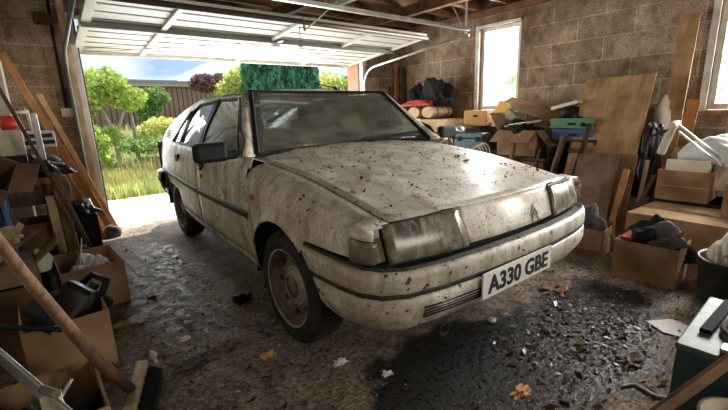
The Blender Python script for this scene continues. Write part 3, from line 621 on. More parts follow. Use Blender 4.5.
# doors and rear quarter
def zrail(y): return .897
def panel(name, ys_, zlo, zhi=.897, s=-1, m='paint', nz_=12, par=None):
    P = []
    for y in ys_:
        a = zlo(y) if callable(zlo) else zlo; b2 = zhi(y) if callable(zhi) else zhi
        P.append([(s*sx(y, a+(b2-a)*k/nz_), y, a+(b2-a)*k/nz_) for k in range(nz_+1)])
    b_ = MB(); b_.grid(P); return b_.build(name, m, par or car, smooth=True, solid=.006, offset=0)
RA = 2.38
def zq(y): return max(.36, min(.505, arch(y, RA, .34))) if abs(y-RA) < .34 else .36
for s in (-1, 1):
    fd = panel('front_door', list(np.linspace(.402, 1.318, 14)), .352, s=s)
    rd = panel('rear_door', list(np.linspace(1.328, 2.02, 12))+[2.03,2.035]+list(np.linspace(2.045, 2.12, 4)), zq, s=s)
    panel('rear_wing', list(np.linspace(2.13, 2.74, 24))+list(np.linspace(2.76, 3.14, 8)), zq, s=s)
    b_ = MB(); P = [[(s*(sx(y, z)-.006*(k > 0)-.02*(k > 1)), y, z) for k, z in enumerate((.347, .30, .262))] for y in np.linspace(.37, 2.03, 12)]; b_.grid(P); b_.build('sill', 'paint', car, smooth=True, solid=.004, offset=0)
    # rubbing strip, one run per panel
    for a, b2, par in ((.37, .398, None), (.405, 1.315, fd), (1.33, 2.118, rd), (2.132, 3.05, None)):
        b_ = MB(); b_.grid([[(s*(sx(y, z)+d), y, z) for d, z in ((.002,.615), (.011,.608), (.013,.595), (.011,.582), (.002,.575))] for y in np.linspace(a, b2, 8)]); b_.build('rubbing_strip', 'trim', par or car, solid=.004, offset=0)
    for yy, par in ((1.20, fd), (2.0, rd)):
        b_ = MB(); b_.box((s*(sx(yy, .80)+.010), yy, .795), (.028, .085, .042)); b_.box((s*(sx(yy, .80)+.02), yy+.01, .765), (.02, .03, .02)); b_.build('door_handle', 'black_plastic', par, bevel=.008)
    b_ = MB(); b_.tube([(s*(sx(1.20, .70)+.000), 1.20, .715), (s*(sx(1.20, .70)+.008), 1.20, .715)], .012, 10); b_.build('door_lock', 'trim', fd)
# greenhouse surface
def xr(y): return float(np.interp(y, [.8, 1.8, 2.4, 3.2], [.575, .572, .545, .52]))
def G(s, y, z, out=0):
    t = (z-.897)/(1.245-.897); xb = W(y)*.937; b_ = .016*math.sin(PI*max(0, min(1, t))); return (s*(xb+(xr(y)-xb)*t+b_+out), y, z)
zroof = itp([(.85,1.240), (1.1,1.252), (1.8,1.250), (2.1,1.222), (2.4,1.165), (2.8,1.045), (3.06,.935), (3.2,.89)])
FW = [(.545,.903), (.64,.985), (.93,1.216), (1.345,1.222), (1.308,.903)]
RW = [(1.362,.903), (1.395,1.222), (1.80,1.207), (1.90,1.165), (1.975,.903)]
QW = [(2.03,.903), (1.985,1.10), (1.96,1.155), (2.02,1.16), (2.36,.903)]
def gpoly(name, s, poly, m, out=0, th=.004, par=None, sub=6):
    pts = []
    for i in range(len(poly)):
        a, b2 = poly[i], poly[(i+1) % len(poly)]
        pts += [(a[0]+(b2[0]-a[0])*k/sub, a[1]+(b2[1]-a[1])*k/sub) for k in range(sub)]
    b_ = MB(); k = len(pts); cyy = sum(p[0] for p in pts)/k; czz = sum(p[1] for p in pts)/k
    vs = [G(s, cyy, czz, out)]+[G(s, y, z, out) for y, z in pts]; b_.add(vs, [(0, i+1, (i+1) % k+1) for i in range(k)])
    return b_.build(name, m, par or car, solid=th, offset=0)
for s in (-1, 1):
    doors = [o for o in car.children if o.name.startswith('front_door')]; fd = doors[0 if s < 0 else 1]
    doors = [o for o in car.children if o.name.startswith('rear_door')]; rd = doors[0 if s < 0 else 1]
    for poly, par, nm in ((FW, fd, 'front_door_glass'), (RW, rd, 'rear_door_glass'), (QW, None, 'quarter_glass')):
        g_ = gpoly(nm, s, poly, 'side_glass', -.004, .003, par)
        b_ = MB(); b_.tube([G(s, y, z, .001) for y, z in poly], .0115, 6, closed=True); b_.build('window_seal', 'black_plastic', g_)
    gpoly('pillar_trim', s, [(1.30,.90), (1.338,1.235), (1.40,1.235), (1.37,.90)], 'black_plastic', .003, .01)
    gpoly('pillar_trim', s, [(1.97,.90), (1.895,1.17), (1.965,1.19), (2.035,.90)], 'black_plastic', .001, .008)
    gpoly('mirror_triangle', s, [(.50,.903), (.545,.985), (.66,1.03), (.69,.903)], 'black_plastic', .004, .01, fd)
    # cant rail and C pillar
    gpoly('cant_rail', s, [(.90,1.214), (.93,1.236), (1.2,1.25), (1.8,1.248), (2.1,1.222), (2.05,1.17), (1.98,1.165), (1.93,1.19), (1.80,1.218), (1.35,1.232), (.93,1.226)], 'paint', .000, .008)
    gpoly('rear_pillar', s, [(2.02,1.175), (2.10,1.222), (2.4,1.165), (2.8,1.045), (3.06,.935), (3.14,.892), (2.385,.892)], 'paint', .001, .008)
    for k in range(5):
        z = .93+.016*k; b_ = MB(); b_.tube([G(s, 2.62, z, .006), G(s, 2.86-.02*k, z, .006)], .005, 6); b_.build('vent_slot', 'black', car)
    # A pillar strip and its seal
    A0, A1 = Vector((s*.705, .515, .892)), Vector((s*.558, .885, 1.250)); B0, B1 = Vector((s*.782, .475, .895)), Vector((s*.600, .90, 1.232))
    b_ = MB(); b_.grid([[A0.lerp(A1, t)+Vector((0, -.004, .004)), A0.lerp(A1, t).lerp(B0.lerp(B1, t), .5)+Vector((s*.008, -.012, .006)), B0.lerp(B1, t), B0.lerp(B1, t)+Vector((-s*.004, .07, 0))] for t in np.linspace(-.03, 1.0, 10)]); b_.build('front_pillar', 'paint', car, smooth=True, solid=.005, offset=0)
    b_ = MB(); b_.tube([(A0.lerp(A1, t)+Vector((-s*.012, -.010, .002))) for t in np.linspace(0, 1, 8)], .015, 6); b_.build('windscreen_seal', 'black_plastic', car)
    b_ = MB(); b_.tube([(B0.lerp(B1, t)+Vector((s*.001, .022, .002))) for t in np.linspace(0, .97, 8)], .007, 6); b_.build('drip_rail', 'black_plastic', car)
# windscreen
P = []
for i in range(15):
    u = -1+2*i/14; B = Vector((u*.70, .655-.135*u*u, .890)); T_ = Vector((u*.555, .955-.065*u*u, 1.258)); P.append([B.lerp(T_, k/8)+Vector((0, -.012*math.sin(PI*k/8), .012*math.sin(PI*k/8))) for k in range(9)])
b_ = MB(); b_.grid(P); ws = b_.build('windscreen', 'ws_glass', car, smooth=True, solid=.004, offset=0)
b_ = MB(); b_.tube([p[0]+Vector((0, -.008, .004)) for p in P], .014, 6); b_.build('windscreen_seal', 'black_plastic', car)
b_ = MB(); b_.tube([p[8]+Vector((0, 0, .002)) for p in P], .010, 6); b_.build('windscreen_seal', 'black_plastic', car)
b_ = MB(); b_.grid([[Vector((x, ycowl(x)-.015, .878)), Vector((x, ycowl(x)+.02, .872)), Vector((x*.98, ycowl(x)+.05, .89))] for x in np.linspace(-.70, .70, 12)]); b_.build('scuttle', 'black_plastic', car, solid=.004, offset=0)
# roof
P = []
for i in range(17):
    u = -1+2*i/16; col_ = []
    for y in [None]+list(np.linspace(1.05, 2.12, 12)):
        if y is None: y = .955-.065*u*u
        h = zroof(y)+.006; col_.append((u*(xr(y)+.004), y, h+.030*(1-u*u)*(1 if y > 1 else .55)))
    P.append(col_)
b_ = MB(); b_.grid(P); b_.build('roof', 'paint', car, smooth=True, solid=.006, offset=0)
b_ = MB(); b_.tube([(.22, 1.05, 1.28), (.22, 1.07, 1.303)], .014, 8); b_.tube([(.22, 1.07, 1.30), (.12, 1.22, 1.345)], .0045, 5); b_.build('aerial', 'black_plastic', car)
# tailgate: glass, frame, lower panel, lamps, bumper
def tg(u, y): return (u*(xr(y)-.005), y, zroof(y)+.02*(1-u*u))
tgt = empty('tailgate', (0, 0, 0)); tgt.parent = car
ysg = [2.12, 2.3, 2.5, 2.75, 3.0, 3.06]
b_ = MB(); b_.grid([[tg(u, y) for y in np.linspace(2.22, 2.92, 8)] for u in np.linspace(-.86, .86, 9)]); b_.build('rear_window', 'ws_glass', tgt, smooth=True, solid=.004, offset=0)
b_ = MB()
for a in (-1, 1): b_.grid([[tg(u*a, y) for y in np.linspace(2.13, 3.1, 10)] for u in (.86, .93, 1.0)])
b_.grid([[tg(u, y) for y in (2.13, 2.22)] for u in np.linspace(-.87, .87, 9)]); b_.grid([[tg(u, y) for y in (2.92, 3.1)] for u in np.linspace(-.87, .87, 9)])
b_.grid([[(u*.69*k2, yy, zz) for yy, zz, k2 in ((3.08,.925,.80), (3.17,.885,1.0), (3.20,.80,1.0), (3.20,.60,1.0))] for u in np.linspace(-1, 1, 9)]); b_.build('tailgate_panel', 'paint', tgt, solid=.005, offset=0)
for s in (-1, 1):
    b_ = MB(); b_.box((s*.60, 3.205, .72), (.17, .02, .15)); b_.build('tail_lamp', 'red_lens', car, bevel=.01)
    b_ = MB(); b_.grid([[(s*sx(3.13, z), 3.13, z), (s*.69, 3.20, z)] for z in (.36, .6, .75, .88)]); b_.build('rear_corner', 'paint', car, solid=.005, offset=0)
rh = [(.800,2.74,1,.1,.018), (.785,2.95,1,.1,.015), (.755,3.12,.9,.4,.01), (.69,3.22,.6,.8,0), (.4,3.26,.1,1,0), (0,3.27,0,1,0)]
rp = [(-x, y, -nx, ny, dz) for x, y, nx, ny, dz in rh]+[(x, y, nx, ny, dz) for x, y, nx, ny, dz in rh[:-1][::-1]]
sweep_bumper('rear_bumper', rp, [(-.08,.57), (-.01,.572), (.012,.555), (.014,.49), (.0,.40), (-.04,.33)], 'paint', -1)
sweep_bumper('rear_bumper_strip', rp, [(.008,.50), (.018,.495), (.018,.475), (.008,.47)], 'trim', -1)
# underbody, engine bay, cabin tub
b_ = MB(); b_.bx(-.56, .56, -.54, .56, .27, .66); b_.bx(-.56, .56, .50, 3.10, .25, .40); b_.bx(-.77, .77, .60, 2.0, .27, .38); b_.bx(-.70, .70, 2.75, 3.12, .30, .52); b_.bx(-.70, .70, -.56, -.36, .30, .54); b_.build('underbody', 'black', car)
for s in (-1, 1):
    for yc in (.04, RA):
        b_ = MB(); zc2, rr = (.30, .345) if yc < 1 else (.30, .345); b_.grid([[(s*x, yc+rr*math.cos(a), zc2+min(rr*math.sin(a), .36 if yc < 1 else .27)) for x in (.56, .70, .805 if yc < 1 else .765)] for a in np.linspace(-.1, PI+.1, 16)]); b_.build('wheel_well', 'black', car)
b_ = MB()
for s in (-1, 1): b_.grid([[(s*(sx(y, z)-.03), y, z) for z in (.38, .6, .88)] for y in np.linspace(.42, 2.02, 10)])
for s in (-1, 1): b_.grid([[(s*(sx(y, z)-.03), y, z) for z in (.52, .7, .88)] for y in np.linspace(2.0, 3.1, 10)])
b_.grid([[(s2*.73, 3.12, z) for z in (.45, .87)] for s2 in (-1, 1)]); b_.build('cabin_lining', dirty('cabin_lining', (.10,.09,.08), .9, 0, .3), car, normals=False)
dash = M['dash'] = dirty('dashboard_plastic', (.06,.055,.05), .8, 0, .4, (.2,.17,.14))
b_ = MB(); b_.prism([(-.70, .60, .60), (-.70, .60, .865), (-.70, .78, .885), (-.70, .92, .84), (-.70, .95, .62)], (1.40, 0, 0)); d_ = b_.build('dashboard', 'dash', car, bevel=.01)
b_ = MB(); b_.tube([(-.36+.18*math.cos(a), 1.03-.06*math.sin(a), .85+.165*math.sin(a)) for a in np.linspace(0, 2*PI, 28)[:-1]], .014, 8, closed=True); b_.tube([(-.36-.17, 1.03, .85), (-.36+.17, 1.03, .85)], .014, 6); b_.tube([(-.36, 1.03, .85), (-.36, .9, .80)], .03, 8); b_.build('steering_wheel', 'black_plastic', car)
M['seat'] = dirty('seat_cloth', (.13,.12,.105), .95, 0, .4, (.22,.19,.15))
for sx_ in (-.36, .36):
    st = empty('front_seat', (sx_, 1.35, .40)); st.parent = car
    b_ = MB(); b_.box((0,-.05,.12), (.46,.50,.16)); b_.build('cushion', 'seat', st, bevel=.05)
    b_ = MB(); b_.box((0,.28,.40), (.44,.13,.56), R=E3(-.22,0,0)); b_.build('backrest', 'seat', st, bevel=.05)
    b_ = MB(); b_.box((0,.36,.72), (.25,.08,.14), R=E3(-.2,0,0)); b_.build('headrest', 'seat', st, bevel=.035)
rs_ = empty('rear_seat', (0, 2.2, .40)); rs_.parent = car
b_ = MB(); b_.box((0,-.1,.12), (1.12,.40,.16)); b_.build('cushion', 'seat', rs_, bevel=.04)
b_ = MB(); b_.box((0,.16,.34), (1.12,.12,.44), R=E3(-.25,0,0)); b_.build('backrest', 'seat', rs_, bevel=.04)
# mirrors
for s in (-1, 1):
    mr_ = empty('door_mirror', (s*.80, .56, .925)); mr_.parent = car
    b_ = MB(); b_.box((s*.135, -.01, .0), (.175, .07, .105)); b_.build('mirror_housing', 'black_plastic', mr_, bevel=.022)
    b_ = MB(); b_.box((s*.03, .0, -.02), (.075, .05, .05)); b_.build('mirror_arm', 'black_plastic', mr_, bevel=.012)
    b_ = MB(); b_.bx(s*.06, s*.21, .026, .030, -.045, .045); b_.build('mirror_glass', mat('mirror_glass', (.6,.6,.6), .1, 1), mr_)
# wipers and pipe hoses lying under the windscreen
wp = empty('wiper', (0,0,0)); wp.parent = car
b_ = MB(); b_.tube([(.20,.605,.905), (.30,.60,.925), (.66,.575,.955)], [.012,.007,.006], 6); b_.tube([(.20,.605,.885), (.20,.605,.91)], .018, 8); b_.build('wiper_arm', 'black_plastic', wp)
b_ = MB(); b_.bar((.16,.618,.925), (.70,.572,.948), .012, .022); b_.build('wiper_blade', 'black_plastic', wp)
# wheels
def make_wheel(s, y, xo, steer=0, flat=.0):
    wr = empty('wheel', (s*xo, y, .285)); wr.parent = car; wr.rotation_euler = (0, 0, steer)
    T = Matrix.Rotation(s*PI/2, 4, 'Y')       # lathe z axis -> outward x
    b_ = MB(); prof = [(.186,-.075), (.196,-.085), (.225,-.092), (.262,-.086), (.279,-.070), (.285,-.040), (.286,0), (.285,.040), (.279,.066), (.262,.078), (.235,.084), (.205,.082), (.198,.078), (.188,.066)]
    b_.lathe(prof, 48, T, closed=True)
    b_.v = [(x_, y_, max(z_, -.282)) for x_, y_, z_ in b_.v]
    ty = b_.build('tyre', 'rubber', wr, smooth=True)
    b_ = MB(); b_.lathe([(.196,.074), (.190,.080), (.182,.066), (.176,.032), (.166,.008), (.148,.012), (.135,.030), (.118,.036), (.10,.030), (.085,.012), (.072,.020), (.066,.044), (.045,.050), (.030,.058), (0.001,.060)], 40, T)
    b_.lathe([(.176,-.07), (.166,-.03), (.160,.010)], 40, T); rim = b_.build('rim', 'rust_rim', wr, smooth=True)
    b_ = MB(); b_.lathe([(.100,.031), (.098,.038), (.088,.020), (.076,.024), (.070,.046), (.062,.050)], 32, T); b_.lathe([(.190,.083),(.197,.084),(.190,.079),(.184,.074)], 40, T, closed=True); b_.build('hub_ring', dirty('pale_hub', (.42,.38,.31), .6, .1, .7, (.16,.09,.05), 14), rim, smooth=True)
    b_ = MB()
    for k in range(8):
        a = 2*PI*k/8; c, s_ = math.cos(a)*.135, math.sin(a)*.135; b_.add([(s*.0345+0, 0, 0)], []); b_.v.pop(); b_.tube([(s*.020, c, s_), (s*.036, c, s_)], .016, 10)
    b_.build('vent_hole', 'black', rim)
    for k in range(3):
        a = 2*PI*k/3+.5; c, s_ = math.cos(a)*.052, math.sin(a)*.052; b_ = MB(); b_.tube([(s*.042, c, s_), (s*.060, c, s_)], .010, 6); b_.build('wheel_nut', 'rust_rim', rim)
    return wr
for s in (-1, 1):
    make_wheel(s, .04, .718, steer=.03); make_wheel(s, RA, .67)
# leaf flecks lying on the bonnet
rn = random.Random(11); b_ = MB()
for _ in range(420):
    x = rn.uniform(-.62, .62); y = rn.uniform(-.5, .55); z = zbon(x, y)+.005; s_ = rn.uniform(.004, .013)*(1.9 if rn.random() < .10 else 1); R = E3(rn.gauss(0,.4), rn.gauss(0,.4), rn.uniform(0,6))
    b_.add([Vector((x, y, z+.003)) + R @ (Vector(v)*s_) for v in ((-1,0,0), (0,-.4,.15), (1.1,.1,0), (.1,.5,-.1))], [(0,1,2,3)])
for _ in range(160):
    u = rn.uniform(-1, 1)**3 if rn.random() < .5 else rn.uniform(-1, 1); x = u*.66; y = ycowl(x)-.03+rn.uniform(-.02,.02); z = .893+rn.uniform(0,.012); s_ = rn.uniform(.005, .014); R = E3(rn.gauss(0,.8), rn.gauss(0,.8), rn.uniform(0,6))
    b_.add([Vector((x, y, z+.004)) + R @ (Vector(v)*s_) for v in ((-1,0,0), (0,-.4,.15), (1.1,.1,0), (.1,.5,-.1))], [(0,1,2,3)])
tag(b_.build('leaf_litter', 'dead_leaf', None, normals=False), 'dead leaf flecks lying on the dusty bonnet', 'leaves', kind='stuff').rotation_euler = (0,0,-.0356)
# ---------------------------------------------------------------- builders for the clutter
def carton(name, label, loc, size, rz=0, m='card', flaps=(None,)*4, cat='box', tilt=(0,0), th=.006, tape=None, part='carton_body'):
    r = tag(empty(name, loc, rot=(tilt[0], tilt[1], rz)), label, cat); w_, d, h = size
    b_ = MB(); x, y = w_/2, d/2
    b_.bx(-x, x, -y, y, 0, th); b_.bx(-x, -x+th, -y, y, th, h); b_.bx(x-th, x, -y, y, th, h); b_.bx(-x+th, x-th, -y, -y+th, th, h); b_.bx(-x+th, x-th, y-th, y, th, h)
    b_.build(part, m, r)
    for i, a in enumerate(flaps):     # -x, +x, -y, +y ; angle 0 closed, 90 upright, 180 flat outwards, 250 hanging
        if a is None: continue
        a = math.radians(a); L_ = (w_ if i < 2 else d)*.48; ext = (d if i < 2 else w_)-.008
        R = {0: E3(0, -a, 0), 1: E3(0, -a, PI), 2: E3(0, -a, PI/2), 3: E3(0, -a, -PI/2)}[i]
        R = {0: Matrix.Rotation(0, 3, 'Z'), 1: Matrix.Rotation(PI, 3, 'Z'), 2: Matrix.Rotation(PI/2, 3, 'Z'), 3: Matrix.Rotation(-PI/2, 3, 'Z')}[i] @ Matrix.Rotation(-a, 3, 'Y')
        piv = Vector({0: (-x, 0, h), 1: (x, 0, h), 2: (0, -y, h), 3: (0, y, h)}[i])
        f_ = MB(); bend = 0
        f_.box((L_/2+.002, 0, .004), (L_, ext, .005)); f_.v = [tuple(R @ Vector(v)+piv) for v in f_.v]; f_.build('flap', m, r)
    if tape:
        b_ = MB(); b_.bx(-.03, .03, -y-.001, y+.001, h-.0, h+.002); b_.build('tape', tape, r)
    return r
def blob(name, label, loc, size, seed, m, cat='cloth', fold=.35, sub=4, rz=0, group=None, par=None, kind=None, freq=2.2):
    me = bpy.data.meshes.new(name); b = bmesh.new(); bmesh.ops.create_icosphere(b, subdivisions=sub, radius=1)
    off = Vector((seed*3.7, seed*1.3, seed*5.1))
    for v in b.verts:
        d = v.co.copy(); n1 = noise.noise(d*freq*.6+off); n2 = 1-2*abs(noise.noise(d*freq*1.4+off*2)); n3 = 1-2*abs(noise.noise(Vector((d.x*5, d.y*5, d.z*2))+off))
        k = 1+fold*(n1*1.35+n2*.30-.12+n3*.10)
        v.co = Vector((d.x*k*size[0], d.y*k*size[1], max(d.z*k, -.25)*size[2]))
    zmin = min(v.co.z for v in b.verts)
    for v in b.verts: v.co.z -= zmin
    b.to_mesh(me); b.free(); o = bpy.data.objects.new(name, me); COL.objects.link(o); me.materials.append(M[m]); me.polygons.foreach_set('use_smooth', [True]*len(me.polygons))
    o.location = loc; o.rotation_euler.z = rz
    if par: o.parent = par
    else: tag(o, label, cat, group, kind)
    return o
def plank(name, label, p0, p1, w_, h, m, cat='plank', up=(0,1,0), bevel=.003, group=None):
    p0, p1 = Vector(p0), Vector(p1); b_ = MB(); c = p0; d = p1-p0; z = d.normalized(); x = Vector(up).cross(z).normalized(); y = z.cross(x)
    b_.box((0,0,d.length/2), (w_, h, d.length)); o = b_.build(name, m, bevel=bevel)
    R = Matrix((x, y, z)).transposed().to_4x4(); o.matrix_world = Matrix.Translation(p0) @ R
    return tag(o, label, cat, group)
M['jug_plastic'] = mat('jug_plastic', (.012,.014,.016), .22)
# ================= right hand side, along the block wall
b_ = tag(empty('timber_stand', (2.80, 1.2, 0)), 'dark slatted timber stand carrying the big open carton by the wall', 'stand')
t = MB()
for k in range(4): t.bx(-.36+.185*k, -.20+.185*k, -.78, .78, .54, .57)
t.build('slat_top', 'wood_dark', b_, bevel=.003)
t = MB(); t.bx(-.355, -.33, -.76, .76, .42, .53); t.build('front_rail', 'wood_mid', b_, bevel=.003)
t = MB(); t.bx(-.355, -.33, -.76, .76, .22, .34); t.build('front_rail', 'wood_dark', b_, bevel=.003)
for yy in (-.72, -.1, .72):
    for xx in (-.31, .31): t = MB(); t.bx(xx-.018, xx+.018, yy-.04, yy+.04, 0, .54); t.build('leg', 'wood_dark', b_, bevel=.003)
t = MB(); t.bx(.2, .34, -.7, .7, .05, .08); t.bx(-.31,.31,-.75,-.735,.1,.5); t.build('shelf', 'wood_dark', b_)
plank('short_stake', 'short dark wooden stake standing against the slatted stand', (2.36, .78, 0), (2.42, .77, .74), .07, .03, 'wood_mid', 'stake', (0,1,0))
carton('cream_carton', 'tall cream carton under the coats, next to the corner timbers', (2.95, 2.62, 0), (.48, .42, .98), m='card_pale', flaps=(0,0,None,None))
carton('cream_carton', 'tall tan carton under the rolled blankets, nearer the window', (2.95, 2.18, 0), (.50, .42, .97), m='card', flaps=(0,0,None,None))
for i, (yy, l_) in enumerate(((2.25, 'tan blanket roll on the tan carton, nearer the window'), (2.52, 'tan blanket roll beside the crumpled grey cloth'))):
    r = tag(empty('blanket_roll', (2.88, yy, .99)), l_, 'blanket', 'rolled blankets')
    b_ = MB(); P = []
    for k in range(26):
        x = -.20+.40*k/25; e = 1-.10*abs(x/.2)**6; P.append([(x, .125*e*math.cos(a)*(1+.03*math.sin(9*a+k)), .085+.083*e*math.sin(a)*(1+.03*math.cos(7*a))) for a in np.linspace(0, 2*PI, 25)])
    b_.grid(P); b_.add(P[0][:-1], [tuple(range(24))]); b_.add(P[-1][:-1], [tuple(range(24))]); b_.build('roll', 'cloth_tan', r, smooth=True)
    for xx in (-.12, .10): s_ = MB(); s_.tube([(xx, .130*math.cos(a), .085+.088*math.sin(a)) for a in np.linspace(0, 2*PI, 25)[:-1]], .007, 6, closed=True); s_.build('strap', 'cloth_grey', r)
blob('grey_cloth', 'crumpled pale grey cloth at the corner end of the blanket rolls', (2.85, 2.78, .985), (.14, .14, .12), 3, 'cloth_grey')
blob('red_cloth', 'red cloth spread under the black coats', (2.78, 2.50, 1.165), (.13, .30, .06), 4, 'cloth_red')
blob('black_coat', 'black coat with a pointed fold, the left of the two on the blanket rolls', (2.92, 2.62, 1.17), (.13, .19, .19), 5, 'cloth_dark', fold=.55, sub=5)
blob('black_coat', 'bulky black coat heaped highest, the right of the two', (2.93, 2.26, 1.16), (.15, .19, .27), 9, 'cloth_dark', fold=.5, sub=5)
carton('small_carton', 'plain small carton between the toolbox and the window wall', (2.98, 1.60, .575), (.30, .40, .31), m='card_dark', flaps=(0,0,0,0))
r = tag(empty('orange_box', (2.80, 1.50, .89), rot=(0,0,.2)), 'orange wooden box with a cut hand hole below the window', 'box')
b_ = MB(); b_.bx(-.10, .10, -.15, .15, 0, .19); b_.build('box_body', 'orange', r, bevel=.006)
b_ = MB(); b_.bx(-.104, -.098, -.035, .025, .11, .135); b_.build('hand_hole', 'black', r)
plank('yellow_card', 'yellow card standing up in front of the window', (2.72, 1.22, .92), (2.82, 1.15, 1.17), .13, .004, 'yellow', 'card', (1,0,0), 0)
blob('white_paper', 'crumpled white paper beside the yellow card', (2.90, 1.18, .88), (.12, .15, .19), 6, 'paper', 'paper', .3, 3)
r = tag(empty('toolbox', (2.58, 1.42, .575), rot=(0,0,.12)), 'grey blue plastic toolbox with a latch on the timber stand', 'toolbox')
b_ = MB(); b_.bx(-.11, .11, -.19, .19, 0, .17); b_.build('tray', 'toolbox', r, bevel=.012)
b_ = MB(); b_.bx(-.115, .115, -.195, .195, .175, .24); l_ = b_.build('lid', 'toolbox', r, bevel=.02)
b_ = MB(); b_.tube([(0,-.10,.24), (0,-.09,.28), (0,.09,.28), (0,.10,.24)], .012, 8); b_.build('handle', 'black_plastic', l_)
for yy in (-.12, .12): b_ = MB(); b_.box((-.12, yy, .17), (.012, .04, .06)); b_.build('latch', 'black_plastic', r, bevel=.003)
blob('steel_tools', 'tangle of grey hand tools lying on the toolbox lid', (2.66, 1.62, .82), (.09, .10, .07), 12, 'steel', 'tools', .7, 3)
r = tag(empty('fuel_can', (2.60, 1.83, .575)), 'small orange red fuel can with a black hose left of the toolbox', 'can')
b_ = MB(); b_.bx(-.08, .08, -.10, .10, 0, .21); b_.build('can_body', dirty('faded_red', (.45,.14,.08), .6, 0, .4), r, bevel=.025)
b_ = MB(); b_.tube([(0,.05,.20), (-.02,.03,.30), (-.06,-.04,.31), (-.10,-.10,.20), (-.10,-.13,.08)], .016, 8); b_.build('hose', 'black_plastic', r, smooth=True)
b_ = MB(); b_.tube([(0,-.04,.20), (0,-.04,.235)], .025, 10); b_.build('cap', 'black_plastic', r)
r = tag(empty('rope_coil', (2.42, 1.14, .55)), 'pale rope loops hanging over the front of the timber stand', 'rope')
b_ = MB()
for k in range(4): b_.tube([(-.015-.014*k+.0*math.cos(a), .085*math.cos(a)*(1-.12*k)+.02*k, .055+(.105-.012*k)*math.sin(a)) for a in np.linspace(0, 2*PI, 22)[:-1]], .008, 6, closed=True)
b_.build('rope', 'cream', r, smooth=True)
carton('open_carton', 'big open tan carton full of dark things, below the window', (2.72, .80, .575), (.42, .46, .28), flaps=(215, None, 228, 120))
blob('dark_cloth', 'dark cloths heaped in the big open carton below the window', (2.72, .82, .75), (.17, .19, .15), 14, 'cloth_dark', fold=.5)
plank('steel_pipe', 'short steel pipe poking from the dark cloths in the big carton', (2.60, 1.0, .89), (2.72, .62, .95), .03, .03, 'steel', 'pipe', (0,0,1), .01)
plank('cardboard_sheet', 'long cardboard sheet slanting behind the big open carton', (3.0, 1.26, 1.18), (2.93, .40, .95), .27, .006, 'card', 'cardboard', (-.35,.1,1), 0)
# crates on a dark cabinet
r = tag(empty('old_cabinet', (2.84, .25, 0)), 'dark old open cabinet behind the leaning timber offcuts', 'cabinet')
b_ = MB(); b_.bx(-.22, .22, -.24, .24, .74, .765); b_.bx(-.22, .22, -.24, -.22, 0, .74); b_.bx(-.22, .22, .22, .24, 0, .74); b_.bx(.20, .22, -.22, .22, 0, .74); b_.build('carcass', 'wood_dark', r, bevel=.002)
b_ = MB(); b_.bx(-.21, .20, -.22, .22, .36, .38); b_.build('shelf', 'wood_dark', r)
b_ = MB(); b_.tube([(-.05,.0,.385), (-.05,.0,.52)], .06, 14); j_ = tag(b_.build('glass_jar', 'cream', smooth=True, bevel=.004), 'cream jar on the shelf of the old cabinet', 'jar'); j_.location = (2.80, .22, 0)
for nm, m_, z, lab, sz in (('blue_crate', 'blue', .765, 'blue plastic crate under the green one on the old cabinet', (.34,.40,.10)), ('green_crate', 'green', .875, 'green plastic crate holding black bits, topmost on the old cabinet', (.34,.42,.10))):
    r = tag(empty(nm, (2.82, .26 if nm[0] == 'b' else .28, z)), lab, 'crate'); x, y, h = sz[0]/2, sz[1]/2, sz[2]; b_ = MB()
    b_.bx(-x,x,-y,y,0,.006); b_.bx(-x,-x+.008,-y,y,.006,h*.72); b_.bx(x-.008,x,-y,y,.006,h); b_.bx(-x+.008,x-.008,-y,-y+.008,.006,h); b_.bx(-x+.008,x-.008,y-.008,y,.006,h); b_.build('crate_body', m_, r)
    b_ = MB(); b_.bx(-x-.008,-x+.012,-y-.008,y+.008,h-.03,h); b_.build('rim', m_, r, bevel=.003)
    b_ = MB(); b_.bx(-x-.010,-x-.006,-.05,.03,h*.30,h*.55); b_.build('hand_slot', 'black', r)
blob('black_bits', 'black odds and ends filling the green crate', (2.82, .28, .89), (.12, .17, .14), 17, 'black_plastic', 'tools', .7, 4)
plank('white_slab', 'white painted slab resting tilted on top of the green crate', (2.80, .53, 1.075), (2.76, .24, 1.14), .14, .035, 'cream', 'slab', (0,0,1), .004)
# leaning offcuts
plank('timber_offcut', 'narrow orange brown offcut leaning on the old cabinet, left of the plywood', (2.28, .36, 0), (2.50, .27, .80), .09, .025, 'wood_mid', 'timber', (0,1,.0))
plank('timber_offcut', 'dark offcut leaning just right of the orange brown one', (2.34, .56, 0), (2.50, .50, .66), .07, .025, 'wood_dark', 'timber', (0,1,0))
plank('timber_block', 'short pale block end lying on top of the leaning offcuts', (2.52, .22, .66), (2.52, .10, .67), .06, .05, 'wood_mid', 'timber', (0,0,1))
plank('plywood_sheet', 'large orange brown plywood sheet leaning against the block wall', (2.36, -.055, .012), (2.88, -.045, 1.36), .60, .018, 'ply', 'board', (1,0,-.3), .001)
plank('dark_batten', 'short dark batten leaning flat on the plywood sheet', (2.34, .075, .45), (2.50, .035, .93), .045, .02, 'wood_dark', 'batten', (1,.25,-.3))
plank('old_door_panel', 'stained dark brown panel leaning in front of the plywood sheet', (2.10, -.15, .01), (2.30, -.14, .66), .34, .02, dirty('stained_panel', (.23,.135,.08), .8, 0, 1.0, (.045,.03,.022), 3.2), 'board', (1,0,-.3), .002)
plank('thin_board', 'thin orange board sticking out behind the stained panel', (2.18, -.26, .01), (2.36, -.25, .67), .36, .012, 'wood_mid', 'board', (1,0,-.3), .002)
plank('pine_batten', 'light pine batten standing beside the stained panel', (2.05, -.375, .01), (2.22, -.40, .56), .045, .03, 'wood_orange', 'batten', (1,0,-.3), .002)
plank('long_plank', 'long brown plank leaning high up the wall beside the right window', (2.66, -.53, .01), (3.18, -.47, 1.88), .145, .025, 'ply', 'plank', (1,0,-.27), .002)
